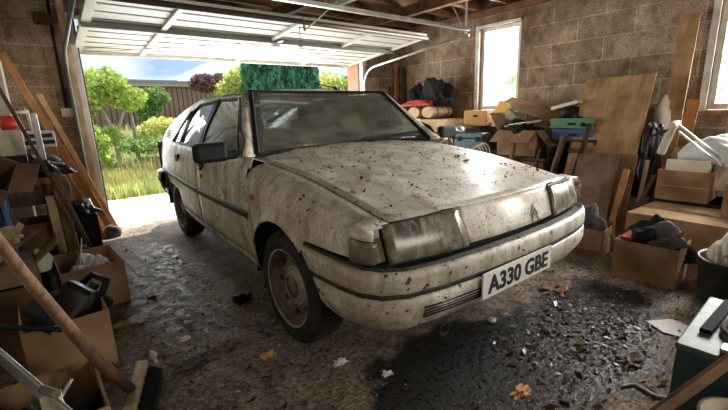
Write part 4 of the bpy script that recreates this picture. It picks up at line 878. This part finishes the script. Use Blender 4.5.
plank('short_plank', 'short orange plank half hidden behind the long plank', (2.90, -.58, .3), (3.12, -.60, 1.12), .10, .02, 'wood_orange', 'plank', (1,0,-.27), .002)
blob('black_bag', 'shiny black bin bag wedged between the plywood and the long plank', (2.72, -.40, .25), (.14, .10, .48), 21, 'bag_black', 'bag', .4, 5)
blob('cream_bag', 'cream sack slumped on the black bin bag against the wall', (3.0, -.42, .86), (.14, .10, .22), 22, 'sack', 'sack', .35, 4)
plank('pale_lath', 'thin pale lath leaning in the gap right of the plywood', (2.20, -.50, .01), (2.45, -.48, .62), .03, .012, 'wood_pale', 'lath', (1,0,-.27), .001)
plank('pale_lath', 'second thin lath crossing low in the gap beside the black bag', (2.12, -.46, .01), (2.42, -.55, .50), .03, .012, 'wood_mid', 'lath', (1,0,-.27), .001)
# folded cream frame with two steel poles
r = tag(empty('folding_frame', (2.18, -.70, .64)), 'cream folded frame with two long steel poles jutting over the cartons', 'frame')
plank_ = MB(); plank_.bar((.0, .07, .06), (.04, .02, .30), .045, .06, (0,1,0)); plank_.build('cream_arm', 'cream', r, bevel=.02)
b_ = MB(); b_.tube([(-.02,.02,.28), (.06,-.0,.30)], .032, 12); b_.build('hinge_joint', 'cream', r, bevel=.01)
for dz in (0, -.045): b_ = MB(); b_.tube([(-.0,-.03,.285+dz), (-.42,-.36,.10+dz)], .009, 8); b_.build('pole', 'steel', r, smooth=True)
b_ = MB(); b_.bar((.02, .16, .20), (.02, .0, .27), .02, .02); b_.build('stay', 'wood_dark', r)
# dark plinth crate and cartons on it
r = tag(empty('black_crate', (2.36, -.86, 0)), 'low black crate under the carton of papers', 'crate')
b_ = MB(); b_.bx(-.16, .22, -.32, .24, 0, .345); b_.build('crate_body', 'bag_black', r, bevel=.01)
b_ = MB(); b_.bx(-.172, .232, -.332, .252, .31, .345); b_.build('rim', 'black_plastic', r, bevel=.004)
carton('paper_carton', 'open tan carton packed with papers, standing on the black crate', (2.36, -.79, .346), (.32, .33, .235), m='card', flaps=(None, 100, None, None))
b_ = MB(); b_.bx(-.006, .0, -.163, .163, -.003, .003); o = b_.build('tape_strip', 'card_pale'); o.location = (2.196, -.79, .46); tag(o, 'pale tape strip across the front of the carton of papers', 'tape')
for i, (dx, dz, a, m_, l_) in enumerate(((-.10, .03, .25, 'cream', 'cream folder standing highest in the carton of papers'), (-.05, .0, .12, 'paper', 'white folder leaning behind the cream one in the carton of papers'), (.0, .01, .2, 'green', 'green folder at the back of the carton of papers'), (.05, -.01, .1, 'cloth_dark', 'dark folder pressed at the rear of the carton of papers'))):
    b_ = MB(); b_.box((0,0,.14), (.02,.27,.28), R=E3(0, a, 0)); o = b_.build('folder', m_, bevel=.002); o.location = (2.36+dx, -.79, .352+dz); tag(o, l_, 'folder', 'folders in the carton')
blob('white_sack', 'large dirty white sack slumped behind the carton of papers', (2.72, -.98, .42), (.26, .30, .33), 31, 'sack', 'sack', .28, 5)
blob('white_sack', 'bright white sack lying on top of the larger one', (2.55, -.90, .62), (.14, .20, .16), 32, 'white_plastic', 'sack', .25, 4)
carton('side_carton', 'tan carton right of the carton of papers, at the picture edge', (2.13, -1.20, .30), (.26, .26, .245), m='card', flaps=(None, None, None, None))
b_ = MB(); b_.bx(1.99, 2.28, -1.36, -1.08, 0, .298); tag(b_.build('base_box', 'card_dark', bevel=.004), 'dark closed box underneath the right edge carton', 'box')
blob('cloth_bundle', 'black bundle filling the right edge carton', (2.13, -1.20, .44), (.10, .10, .15), 34, 'cloth_dark', fold=.5)
b_ = MB(); b_.tube([(0,0,0), (0,0,.05), (0,.01,.055)], [.028,.028,.006], 12); o = b_.build('red_tin', 'red', smooth=True); o.location = (2.05, -1.17, .56); tag(o, 'small red tin lying on the black bundle at the right edge', 'tin')
# closed carton on its side and the floor boxes
carton('large_closed_carton', 'large closed tan carton lying behind the carton of clothes', (1.86, -.94, .0), (.52, .62, .33), rz=-.06, flaps=(0, 0, None, None), tape=None)
b_ = MB(); b_.bx(-.10, .10, -.012, .012, 0, .002); o = b_.build('brown_tape', 'card_dark'); o.location = (1.86, -.94, .3465); o.rotation_euler.z = 1.45; tag(o, 'dark torn tape on top of the large closed carton', 'tape')
carton('clothes_carton', 'open tan carton of dark clothes standing on the floor', (1.335, -.86, .0), (.30, .34, .25), rz=.03, flaps=(None,)*4)
blob('dark_clothes', 'dark jackets spilling over the carton on the floor', (1.36, -.88, .13), (.125, .145, .16), 36, 'cloth_dark', fold=.5, sub=5)
blob('grey_jacket', 'grey jacket sleeve draped over the dark jackets', (1.30, -.93, .24), (.09, .10, .09), 38, 'cloth_grey', fold=.5)
plank('orange_strap', 'orange strap poking from the dark jackets', (1.24, -.97, .27), (1.30, -1.02, .335), .035, .008, 'wood_orange', 'strap', (0,0,1), 0)
plank('red_book', 'dark red book lying on the edge of the carton of clothes', (1.22, -.76, .258), (1.36, -.76, .275), .08, .018, 'cloth_red', 'book', (0,0,1), .002)
carton('small_floor_carton', 'small open tan carton on the floor by the bumper', (1.575, -.37, .0), (.32, .32, .21), rz=.10, flaps=(238, None, None, None))
blob('grey_rags', 'grey rags in the small open carton by the bumper', (1.60, -.38, .09), (.12, .12, .15), 40, 'cloth_grey', fold=.55)
r = tag(empty('black_tub', (1.22, -1.30, 0)), 'black tub with white bags at the right edge', 'tub')
b_ = MB(); b_.lathe([(.0,0), (.155,0), (.165,.02), (.185,.245), (.195,.255), (.195,.262), (.180,.262), (.172,.245), (.15,.02), (.0,.02)], 30); b_.v = [(x, y, z) for x, y, z in b_.v]; b_.build('tub_body', 'bag_black', r, smooth=True)
blob('white_bag', 'white plastic bags bulging out of the black tub', (1.22, -1.29, .10), (.125, .125, .25), 42, 'sack', 'bag', .4, 5)
plank('cardboard_offcut', 'cardboard offcut leaning on the white bags', (1.05, -1.30, .30), (1.27, -1.41, .38), .14, .005, 'card', 'cardboard', (0,0,1), 0)
# timbers in the far corner
plank('corner_timber', 'orange brown timber standing in the far corner', (3.10, 3.28, 0), (3.12, 3.345, 1.92), .055, .045, 'wood_orange', 'timber', (0,1,0))
plank('corner_timber', 'dark timber standing right of the orange one in the corner', (3.20, 3.20, 0), (3.22, 3.25, 1.80), .05, .04, 'wood_dark', 'timber', (0,1,0))
plank('corner_timber', 'thin dark batten left of the orange corner timber', (3.0, 3.30, 0), (3.0, 3.36, 1.5), .03, .03, 'wood_dark', 'timber', (0,1,0))
# ================= right foreground: teal metal box
r = tag(empty('metal_box', (.22, -1.565, 0)), 'dark teal metal box with worn lid at the lower right', 'box')
b_ = MB(); b_.bx(-.25, .25, -.27, .27, 0, .275); b_.build('box_body', 'teal', r, bevel=.006)
b_ = MB(); b_.bx(-.255, .255, -.275, .275, .277, .30); b_.build('lid', 'teal_top', r, bevel=.006)
r = tag(empty('jump_leads', (.22, -1.50, .302)), 'grey coiled cable lying on the teal box lid', 'cable')
for k in range(3): b_ = MB(); b_.tube([(-.02+(.13-.02*k)*math.cos(a)+.01*math.sin(3*a+k), .03+(.09-.018*k)*math.sin(a), .012+.010*k) for a in np.linspace(0, 2*PI, 26)[:-1]], .010, 6, closed=True); b_.build('coil', 'steel' if k == 1 else 'cloth_grey', r, smooth=True)
plank('flat_bracket', 'flat grey metal bracket on the near corner of the teal box', (.02, -1.40, .31), (.02, -1.62, .31), .05, .014, 'steel', 'bracket', (0,0,1))
plank('file_bar', 'dark file lying along the back of the teal box lid', (.10, -1.345, .31), (.44, -1.36, .31), .035, .016, 'cloth_dark', 'tool', (0,0,1))
plank('wooden_slat', 'brown wooden slat leaning from the floor onto the corner of the teal box', (-.60, -1.175, .02), (.03, -1.478, .365), .014, .05, 'wood_mid', 'slat', (0,0,1))
r = tag(empty('plastic_tub', (-.20, -1.50, .0)), 'grubby white tub standing under the wooden slat', 'tub')
b_ = MB(); b_.lathe([(0,0), (.075,0), (.095,.20), (.105,.205), (.105,.215), (.092,.215), (.072,.01), (0,.01)], 26); b_.build('tub_body', 'cream', r, smooth=True)
# ================= left hand side
plank('long_board', 'broad orange board leaning from the floor to the whitewashed pier', (-1.175, 3.02, .01), (-1.715, 2.82, 1.66), .055, .028, 'wood_orange', 'board', (0,1,0))
plank('slim_board', 'slim pale board leaning right behind the broad orange board', (-1.125, 3.08, .01), (-1.53, 3.04, 1.36), .040, .028, 'wood_bright', 'board', (0,1,0))
plank('short_board', 'shorter orange board leaning below the broad one', (-1.27, 2.86, .01), (-1.58, 2.78, 1.02), .05, .02, 'wood_orange', 'board', (0,1,0))
plank('dark_pole', 'dark square pole leaning across the front of the workbench', (-1.385, 1.75, .01), (-1.745, 1.73, 1.36), .022, .022, 'wood_dark', 'pole', (0,1,0))
plank('dark_pole', 'thin dark pole leaning beside the suitcase', (-1.40, 2.0, .01), (-1.56, 1.80, .78), .022, .022, 'wood_mid', 'pole', (0,1,0))
blob('rubble_lump', 'grey lump of rubble on the floor at the foot of the leaning boards', (-1.19, 2.90, 0), (.07, .08, .09), 50, 'cloth_grey', 'rubble', .3, 3)
r = tag(empty('workbench', (-1.90, 2.28, 0)), 'cluttered dark workbench against the left side', 'workbench')
b_ = MB(); b_.bx(-.45, .40, -.40, .40, .70, .745); b_.build('bench_top', 'wood_mid', r, bevel=.004)
b_ = MB(); b_.bx(-.42, .37, -.37, -.34, .56, .70); b_.build('apron', 'wood_dark', r)
for xx in (-.38, .35):
    for yy in (-.35, .35): b_ = MB(); b_.bx(xx-.025, xx+.025, yy-.025, yy+.025, 0, .70); b_.build('leg', 'wood_mid', r, bevel=.003)
b_ = MB(); b_.bx(-.40, .36, -.32, .32, .16, .18); b_.build('lower_shelf', 'wood_dark', r)
b_ = MB()
rn = random.Random(5)
blob('black_tools', 'heap of black tools and cables on the workbench', (-1.68, 2.12, .746), (.17, .20, .10), 52, 'black_plastic', 'tools', .7, 5)
for i, (p0, p1, r_, m_, l_) in enumerate((((-1.78,1.93,.80), (-1.53,1.98,.775), .014, 'black_plastic', 'black bar lying across the bench edge, nearest the camera'), ((-1.72,2.0,.86), (-1.50,2.12,.80), .018, 'black_plastic', 'thick black tube on the bench tools'), ((-1.60,1.92,.77), (-1.52,2.3,.77), .016, 'steel', 'grey steel bar along the bench end'), ((-1.80,1.95,.84), (-1.62,2.25,.87), .012, 'steel', 'thin steel rod on the heap of black tools'))):
    b_ = MB(); b_.tube([p0, p1], r_, 8); tag(b_.build('tool_bar', m_, smooth=True), l_, 'tool', 'bars on the bench')
blob('grey_rag', 'dirty grey rag hanging off the bench corner', (-1.545, 1.96, .60), (.055, .07, .16), 54, 'cloth_grey', fold=.4)
r = tag(empty('orange_crate', (-1.62, 2.50, .746)), 'orange wooden box on the bench under the grey printer', 'box')
b_ = MB(); b_.bx(-.10, .12, -.13, .13, 0, .17); b_.build('box_body', 'wood_orange', r, bevel=.004)
b_ = MB(); b_.bx(-.095, .115, -.134, -.13, .07, .10); b_.build('slot', 'black', r)
r = tag(empty('old_printer', (-1.62, 2.50, .918), rot=(0,0,.15)), 'grubby white and black printer stacked on the orange box', 'printer')
b_ = MB(); b_.bx(-.11, .11, -.12, .12, 0, .13); b_.build('printer_body', 'white_plastic', r, bevel=.012)
b_ = MB(); b_.bx(-.09, .10, -.125, -.10, .03, .06); b_.bx(-.06, .09, -.125, -.10, .08, .11); b_.build('paper_slot', 'black_plastic', r)
b_ = MB(); b_.box((-.09, -.08, .17), (.05, .02, .16), R=E3(0, -.25, 0)); b_.build('paper_tray', 'white_plastic', r, bevel=.004)
r = tag(empty('tube_stool', (-1.70, 2.62, .746)), 'upturned white tubular frame on the bench', 'frame')
for a in (((-.05,-.05,0), (-.03,-.05,.46), (-.02,.08,.48), (-.04,.08,0)), ((.09,-.05,0), (.07,-.05,.46), (.06,.08,.48), (.09,.08,0))): b_ = MB(); b_.tube(a, .008, 8); b_.build('side_tube', 'white_frame', r, smooth=True)
b_ = MB(); b_.tube([(-.03,-.05,.45), (.07,-.05,.45)], .012, 8); b_.tube([(-.02,.08,.45), (.06,.08,.45)], .008, 8); b_.build('cross_tube', 'white_frame', r, smooth=True)
b_ = MB(); b_.tube([(0,0,0), (.0,0,.03), (0,0,.09)], [.045,.05,.04], 14); o = b_.build('red_pot', 'red', smooth=True); o.location = (-1.735, 2.02, 1.07); tag(o, 'red pot on the cream tin at the left side of the bench', 'pot')
b_ = MB(); b_.bx(-.07,.06,-.07,.07,0,.165); o = b_.build('cream_tin', 'cream', bevel=.008); o.location = (-1.74, 2.02, .90); tag(o, 'cream tin under the red pot', 'tin')
b_ = MB(); b_.bx(-.16,.10,-.09,.09,0,.15); o = b_.build('dark_case', 'black_plastic', bevel=.01); o.location = (-1.78, 2.02, .748); tag(o, 'black case under the cream tin on the bench', 'case')
b_ = MB(); b_.bx(-.15,.05,-.10,.10,0,.42); o = b_.build('white_box', 'white_plastic', bevel=.008); o.location = (-1.88, 2.42, .746); tag(o, 'tall white box at the left end of the bench', 'box')
b_ = MB(); b_.bx(-.02,.02,-.03,.03,0,.34); o = b_.build('grey_bottle', 'white_plastic', bevel=.012); o.location = (-1.60, 2.14, .84); tag(o, 'slim grey bottle standing among the black tools', 'bottle')
blob('pink_cloth', 'pinkish cloth hanging under the workbench beside its leg', (-1.57, 2.12, .25), (.06, .08, .36), 56, dirty('pink_cloth', (.42,.26,.22), .9).name and 'cloth_tan', 'cloth', .4, 4)
blob('white_tangle', 'tangle of pale cables and rags on the floor under the workbench', (-1.52, 1.86, 0), (.10, .09, .17), 58, 'cloth_grey', 'rags', .7, 5)
blob('white_rag', 'white rag on the floor behind the front cardboard box', (-1.42, 1.83, 0), (.07, .07, .09), 59, 'paper', 'rag', .5, 4)
r = tag(empty('dark_case_box', (-1.40, 2.54, 0)), 'dark upright suitcase under black bags beside the bench', 'suitcase')
b_ = MB(); b_.bx(-.08, .07, -.20, .20, .0, .36); b_.build('shell', 'cloth_dark', r, bevel=.015)
b_ = MB(); b_.bx(-.083, .073, -.203, -.195, .015, .345); b_.build('edge_trim', 'black_plastic', r)
blob('black_bag', 'black and grey bag slumped on the dark suitcase', (-1.40, 2.50, .362), (.09, .15, .07), 61, 'bag_black', 'bag', .6, 4)
# rack with crate, blue bag and tilted box
r = tag(empty('shelf_rack', (-2.02, 1.25, 0)), 'rough wooden shelf rack at the left edge', 'shelves')
for z in (.14, .52): b_ = MB(); b_.bx(-.30, .24, -.33, .33, z, z+.022); b_.build('shelf', 'wood_mid', r, bevel=.003)
for xx in (-.28, .225):
    for yy in (-.31, .31): b_ = MB(); b_.bx(xx-.018, xx+.018, yy-.018, yy+.018, 0, .52 if xx > 0 else .95); b_.build('leg', 'wood_dark', r, bevel=.002)
r = tag(empty('blue_basket', (-1.93, 1.28, .544)), 'blue plastic basket of bottles on the shelf rack', 'basket')
b_ = MB(); b_.bx(-.13,.13,-.16,.16,0,.006)
for k in range(9):
    y_ = -.156+.039*k; b_.bx(.12,.13,y_-.006,y_+.006,0,.20); b_.bx(-.13,-.12,y_-.006,y_+.006,0,.20)
for k in range(8):
    x_ = -.13+.037*k; b_.bx(x_-.006,x_+.006,-.16,-.15,0,.20); b_.bx(x_-.006,x_+.006,.15,.16,0,.20)
b_.build('basket_body', 'blue', r)
b_ = MB(); b_.tube([(-.13,-.16,.20), (.13,-.16,.20), (.13,.16,.20), (-.13,.16,.20)], .008, 6, closed=True); b_.build('basket_rim', 'blue', r)
for i, (x_, y_, m_, l_) in enumerate(((-1.99, 1.20, 'white_plastic', 'white bottle in the blue basket, at the camera side'), (-1.87, 1.22, 'blue', 'blue bottle in the blue basket'), (-1.90, 1.36, 'cloth_dark', 'black bottle in the blue basket'))):
    r = tag(empty('plastic_bottle', (x_, y_, .551)), l_, 'bottle', 'bottles in the basket'); b_ = MB(); b_.lathe([(0,0), (.042,0), (.045,.02), (.045,.15), (.02,.18), (.018,.20), (0,.20)], 18); b_.build('bottle_body', m_, r, smooth=True)
    b_ = MB(); b_.lathe([(0,.20), (.021,.20), (.021,.225), (0,.225)], 14); b_.build('cap', 'black_plastic', r)
carton('tilted_carton', 'tilted open carton balanced on the blue basket', (-1.87, 1.18, .80), (.18, .22, .14), rz=.1, tilt=(.75, .50), m='card_dark', flaps=(None, 150, None, None))
plank('shelf_plank', 'loose pale plank end jutting from the rack', (-1.93, .90, .46), (-1.72, 1.10, .56), .10, .018, 'wood_mid', 'plank', (0,0,1))
carton('lower_carton', 'dark carton on the floor, the lower of the pair by the rack', (-1.86, .93-.03, 0), (.28, .26, .36), m='card_dark', flaps=(0,0,0,0))
carton('upper_carton', 'small dark carton with a loose flap, the upper of the pair by the rack', (-1.85, .90, .375), (.26, .24, .09), m='card_dark', flaps=(None, 140, 0, 0))
blob('white_wad', 'white cloth wad between the rack and the upper dark carton', (-1.70, .97, .38), (.035, .06, .08), 66, 'paper', 'cloth', .4, 3)
carton('open_box', 'open cardboard box with clear bags, nearest the workbench', (-1.495, 1.38, 0), (.32, .44, .27), rz=.05, flaps=(None, 242, None, None), m='card')
blob('clear_bag', 'crumpled clear and grey plastic bags in the open box by the bench', (-1.50, 1.38, .05), (.11, .15, .17), 68, 'paper', 'bag', .4, 5)
plank('white_sheet', 'white framed sheet sticking out of the open box by the bench', (-1.56, 1.36, .12), (-1.50, 1.48, .36), .16, .006, 'white_plastic', 'sheet', (1,0,0), 0)
carton('jug_box', 'open cardboard box holding a black jug, in the left foreground', (-1.655, .60, 0), (.30, .42, .30), rz=.04, flaps=(None,)*4, m='card')
r = tag(empty('black_jug', (-1.66, .64, .17), rot=(.15, .75, .5)), 'black plastic jug with two handle slots in the foreground box', 'jug')
b_ = MB(); b_.bx(-.075, .075, -.12, .12, 0, .20); b_.build('jug_body', 'jug_plastic', r, bevel=.035)
b_ = MB(); b_.tube([(0,-.09,.18), (0,-.06,.255), (0,.06,.255), (0,.09,.18)], .016, 10); b_.build('handle', 'black_plastic', r, smooth=True)
b_ = MB(); b_.tube([(.0,-.0,.19), (.0,0,.225)], .022, 12); b_.build('cap', 'black_plastic', r)
blob('dark_rags', 'dark rags under the black jug', (-1.66, .58, .008), (.11, .14, .14), 70, 'cloth_dark', fold=.5)
b_ = MB(); b_.tube([(-1.72,.44,.20), (-1.70,.42,.345), (-1.74,.48,.36)], .045, 14); tag(b_.build('grey_cup', 'black_plastic', smooth=True), 'dark cup in the corner of the jug box', 'cup')
b_ = MB(); b_.tube([(-1.98,.52,.36), (-1.66,.26,.325)], .010, 8); tag(b_.build('black_pipe', 'black_plastic', smooth=True), 'thin black pipe lying over the front edge of the jug box', 'pipe')
carton('tools_box', 'open cardboard box of dark metal bits at the lower left', (-1.72, -.10, 0), (.27, .34, .27), rz=.03, flaps=(None,)*4, m='card')
blob('metal_bits', 'dark metal bits filling the lower left box', (-1.72, -.10, .008), (.105, .13, .18), 72, 'black_plastic', 'metal', .7, 5)
b_ = MB(); b_.tube([(-1.74,-.10,.20), (-1.66,-.02,.262)], .006, 6); tag(b_.build('steel_rod', 'steel'), 'thin steel rod standing out of the dark metal bits', 'rod')
r = tag(empty('metal_trestle', (-1.76, -.14, 0)), 'grey metal trestle leg with folded rails at the lower left edge', 'trestle')
b_ = MB(); b_.bar((-.14, .32, .475), (.10, -.24, .33), .012, .055); b_.build('rail', 'steel', r, bevel=.003)
b_ = MB(); b_.bar((.055, -.12, .375), (.055, -.24, .02), .05, .012, (0,1,0)); b_.build('leg', 'steel', r, bevel=.003)
b_ = MB(); b_.bar((-.20, .34, .47), (-.22, .36, .02), .05, .012, (0,1,0)); b_.build('leg', 'steel', r, bevel=.003)
b_ = MB(); b_.tube([(.04, -.10, .385), (.07, -.17, .395)], .012, 8); b_.build('pivot_bolt', 'rust_rim', r)
r = tag(empty('white_bucket', (-2.03, -.10, 0)), 'tall dirty white bucket at the left picture edge', 'bucket')
b_ = MB(); b_.lathe([(0,0), (.15,0), (.175,.48), (.19,.485), (.19,.505), (.168,.505), (.145,.01), (0,.01)], 36); b_.build('bucket_body', 'white_plastic', r, smooth=True)
b_ = MB(); b_.tube([(.192*math.cos(a), .192*math.sin(a), .47-.25*abs(math.sin(a/1))) for a in np.linspace(0, PI, 20)], .004, 6); b_.build('bail_handle', 'steel', r)
r = tag(empty('broom', (-1.49, .07, 0)), 'worn wooden broom leaning across the left foreground boxes', 'broom')
b_ = MB(); b_.tube([(0,0,.07), (-.10,-.31,.42), (-.19,-.60,.80), (-.235,-.76,1.02)], [.020,.0165,.0120,.009], 14); b_.build('handle', 'wood_handle', r, smooth=True)
b_ = MB(); b_.box((.012,.01,.07), (.045,.30,.07), R=E3(0,.15,-.33)); b_.build('head', 'wood_pale', r, bevel=.008)
b_ = MB(); rn = random.Random(3)
for _ in range(420):
    t_ = rn.uniform(-.14, .14); c, s_ = math.cos(-.33), math.sin(-.33); x0_ = .02+rn.uniform(0,.02); px, py = x0_*c-t_*s_+.01, x0_*s_+t_*c+.01
    b_.tube([(px, py, rn.uniform(.03,.08)), (px+.03+rn.uniform(0,.02), py+rn.uniform(-.01,.01), rn.uniform(.004,.05))], .0018, 3, cap=False)
b_.build('bristles', 'black', r)
# ================= things lying on the floor
def chip(name, label, loc, size, seed, m, cat): o = blob(name, label, loc, (size[0], size[1], size[2]*.7), seed, m, cat, 1.1, 3, freq=5); o.data.polygons.foreach_set('use_smooth', [False]*len(o.data.polygons)); return o
chip('white_chip', 'white chip of plaster on the floor beside the jug box', (-1.34, .84, .0), (.032,.028,.035), 80, 'paper', 'plaster')
chip('brown_scrap', 'brown and white scrap between the plaster chip and the jug box', (-1.42, .84, .0), (.035,.02,.02), 81, 'cloth_tan', 'scrap')
chip('black_rag', 'small black rag on the floor beside the front wheel', (-.80, .66, .0), (.045,.035,.04), 82, 'cloth_dark', 'rag')
chip('curled_leaf', 'curled brown leaf on the floor left of the front wheel', (-1.06, .24, .0), (.05,.025,.02), 83, 'wood_mid', 'leaf')
chip('flat_rag', 'flat dark rag on the floor right of the broom head', (-1.22, .20, .0), (.06,.04,.012), 84, 'wood_dark', 'rag')
chip('white_scrap', 'thin white scrap on the floor beside the flat dark rag', (-1.36, .40, .0), (.012,.035,.012), 85, 'paper', 'scrap')
chip('orange_leaf', 'orange leaf lying in front of the oil patch', (-.29, -.89, .0), (.035,.018,.01), 86, 'orange', 'leaf')
chip('leaf_clump', 'clump of brown leaves on the floor right of the number plate', (.72, -.55, .0), (.09,.05,.02), 87, 'wood_mid', 'leaves')
chip('leaf_clump', 'clump of dark leaves at the edge of the oil patch near the teal box', (.24, -1.10, .0), (.06,.04,.02), 88, 'wood_dark', 'leaves')
b_ = MB(); b_.add([(0,0,.003), (.13,.02,.004), (.15,.12,.006), (.04,.20,.004), (-.03,.11,.008)], [(0,1,2,3,4)]); o = b_.build('white_sheet', 'paper', solid=.002); o.location = (.63, -1.24, 0); tag(o, 'white sheet in place of a sun patch on the floor behind the teal box', 'paper')  # pool of sunlight put in as a flat white sheet
b_ = MB(); b_.tube([(0,0,.006), (.05,-.03,.006), (.03,-.10,.006), (.05,-.14,.006)], .005, 6); o = b_.build('bent_wire', 'paper'); o.location = (.03, -1.14, 0); tag(o, 'bent pale wire on the floor in front of the teal box', 'wire')
for i, (x, y, sx_, m_, l_) in enumerate(((-1.20,.45,.02,'paper','small pale scrap on the floor in line with the jug box'), (-1.14,.62,.016,'paper','tiny white crumb left of the small black rag'), (-.95,.02,.025,'orange','orange brown leaf below the front tyre'), (-.72,-.25,.022,'paper','pale scrap in the shade under the front corner of the bumper'), (-1.22,1.1,.018,'wood_mid','brown leaf on the floor beside the open box'), (-.62,-.45,.018,'paper','white crumb in front of the bumper corner'), (.95,-.35,.03,'wood_dark','dark leaf on the floor in front of the small open carton'), (.10,-.50,.02,'paper','pale crumb under the number plate'))):
    chip('floor_scrap', l_, (x, y, 0), (sx_, sx_*.7, sx_*.7), 110+i, m_, 'scrap')['group'] = 'scraps on the floor'
def litter(name, label, n_, m, smin, smax, seed, regions, thick=.3):
    rn = random.Random(seed); b_ = MB()
    for _ in range(n_):
        rx0, rx1, ry0, ry1 = regions[rn.randrange(len(regions))]; x, y = rn.uniform(rx0, rx1), rn.uniform(ry0, ry1); s_ = rn.uniform(smin, smax)*(2.0 if rn.random() < .06 else 1); R = E3(rn.gauss(0,.25), rn.gauss(0,.25), rn.uniform(0,6))
        b_.add([Vector((x, y, .003+s_*.22)) + R @ (Vector(v)*s_) for v in ((-1,0,0), (-.2,-.45,.12), (.6,-.35,0), (1.1,.1,.1), (.2,.5,-.05))], [(0,1,2,3,4)])
    return tag(b_.build(name, m, normals=False), label, 'litter', kind='stuff')
REG = [(-1.3,-.85,-.3,3.0), (-1.35,-.6,-.6,.8), (-.9,1.6,-1.25,-.75), (.3,1.35,-.8,.2), (-.2,.95,-1.15,-.6)]
litter('leaf_debris', 'dead brown leaf fragments scattered over the concrete floor', 1300, 'dead_leaf', .005, .016, 91, REG)
litter('pale_grit', 'pale crumbs of plaster and paper scattered over the concrete floor', 1500, 'grit', .002, .007, 92, REG)
litter('oily_debris', 'dark flakes lying in the oil patch in front of the bumper', 500, dirty('oily_flakes', (.05,.045,.04), .42, 0, .5, (.25,.23,.2), 30), .006, .016, 93, [(-.1,.75,-1.0,-.6), (.1,.6,-1.12,-.7)])

# ---- more clutter around the bench and the rack
carton('bench_carton', 'brown carton on the lower shelf of the workbench', (-1.72, 2.10, .185), (.28, .30, .24), m='card_dark', flaps=(None, 120, None, None))
b_ = MB(); rn = random.Random(8)
for k in range(5):
    pts = [(-1.56+.10*math.cos(a*1.3+k)*rn.uniform(.5,1), 1.92+.09*math.sin(a+k), .05+.035*k+.03*math.sin(2*a+k)) for a in np.linspace(0, 5.5, 16)]; b_.tube(pts, .007, 6)
tag(b_.build('cable_bundle', 'white_plastic', smooth=True), 'tangle of pale cable spilling out below the workbench', 'cable', kind='stuff')
plank('bench_strut', 'brown board end standing on edge under the bench corner', (-1.53, 1.86, .02), (-1.555, 1.88, .66), .06, .018, 'wood_mid', 'board', (0,1,0))
plank('bench_strut', 'pale board with a pinkish edge beside the bench leg', (-1.60, 1.845, .10), (-1.61, 1.86, .62), .05, .015, 'wood_pale', 'board', (0,1,0))
for i, (x, y, z, sx_, sy_, sz_, m_, nm, l_) in enumerate(((-1.66,2.30,.80,.08,.12,.04,'cream','tin_lid','cream lid lying behind the black tools on the bench'), (-1.57,2.30,.746,.05,.05,.11,'cloth_grey','paint_tin','small grey tin at the bench end behind the black bars'), (-1.80,1.62,.80-.8+.0,.10,.10,.30,'wood_dark','wood_crate','small dark wooden crate on the floor between rack and bench'))):
    b_ = MB(); b_.bx(-sx_,sx_,-sy_,sy_,0,sz_); o = b_.build(nm, m_, bevel=.008); o.location = (x, y, z if z != .80 else .84); tag(o, l_, nm.split('_')[0] if nm != 'tin_lid' else 'lid')
blob('brown_rag', 'brown rag hanging over the near edge of the rack shelf', (-1.80, .99, .545), (.05,.08,.05), 75, 'cloth_tan', 'rag', .5, 4)
plank('rack_slat', 'light wooden slat slanting across the front of the rack', (-1.90, .86, .40), (-1.745, 1.02, .62), .012, .035, 'wood_pale', 'slat', (0,0,1))
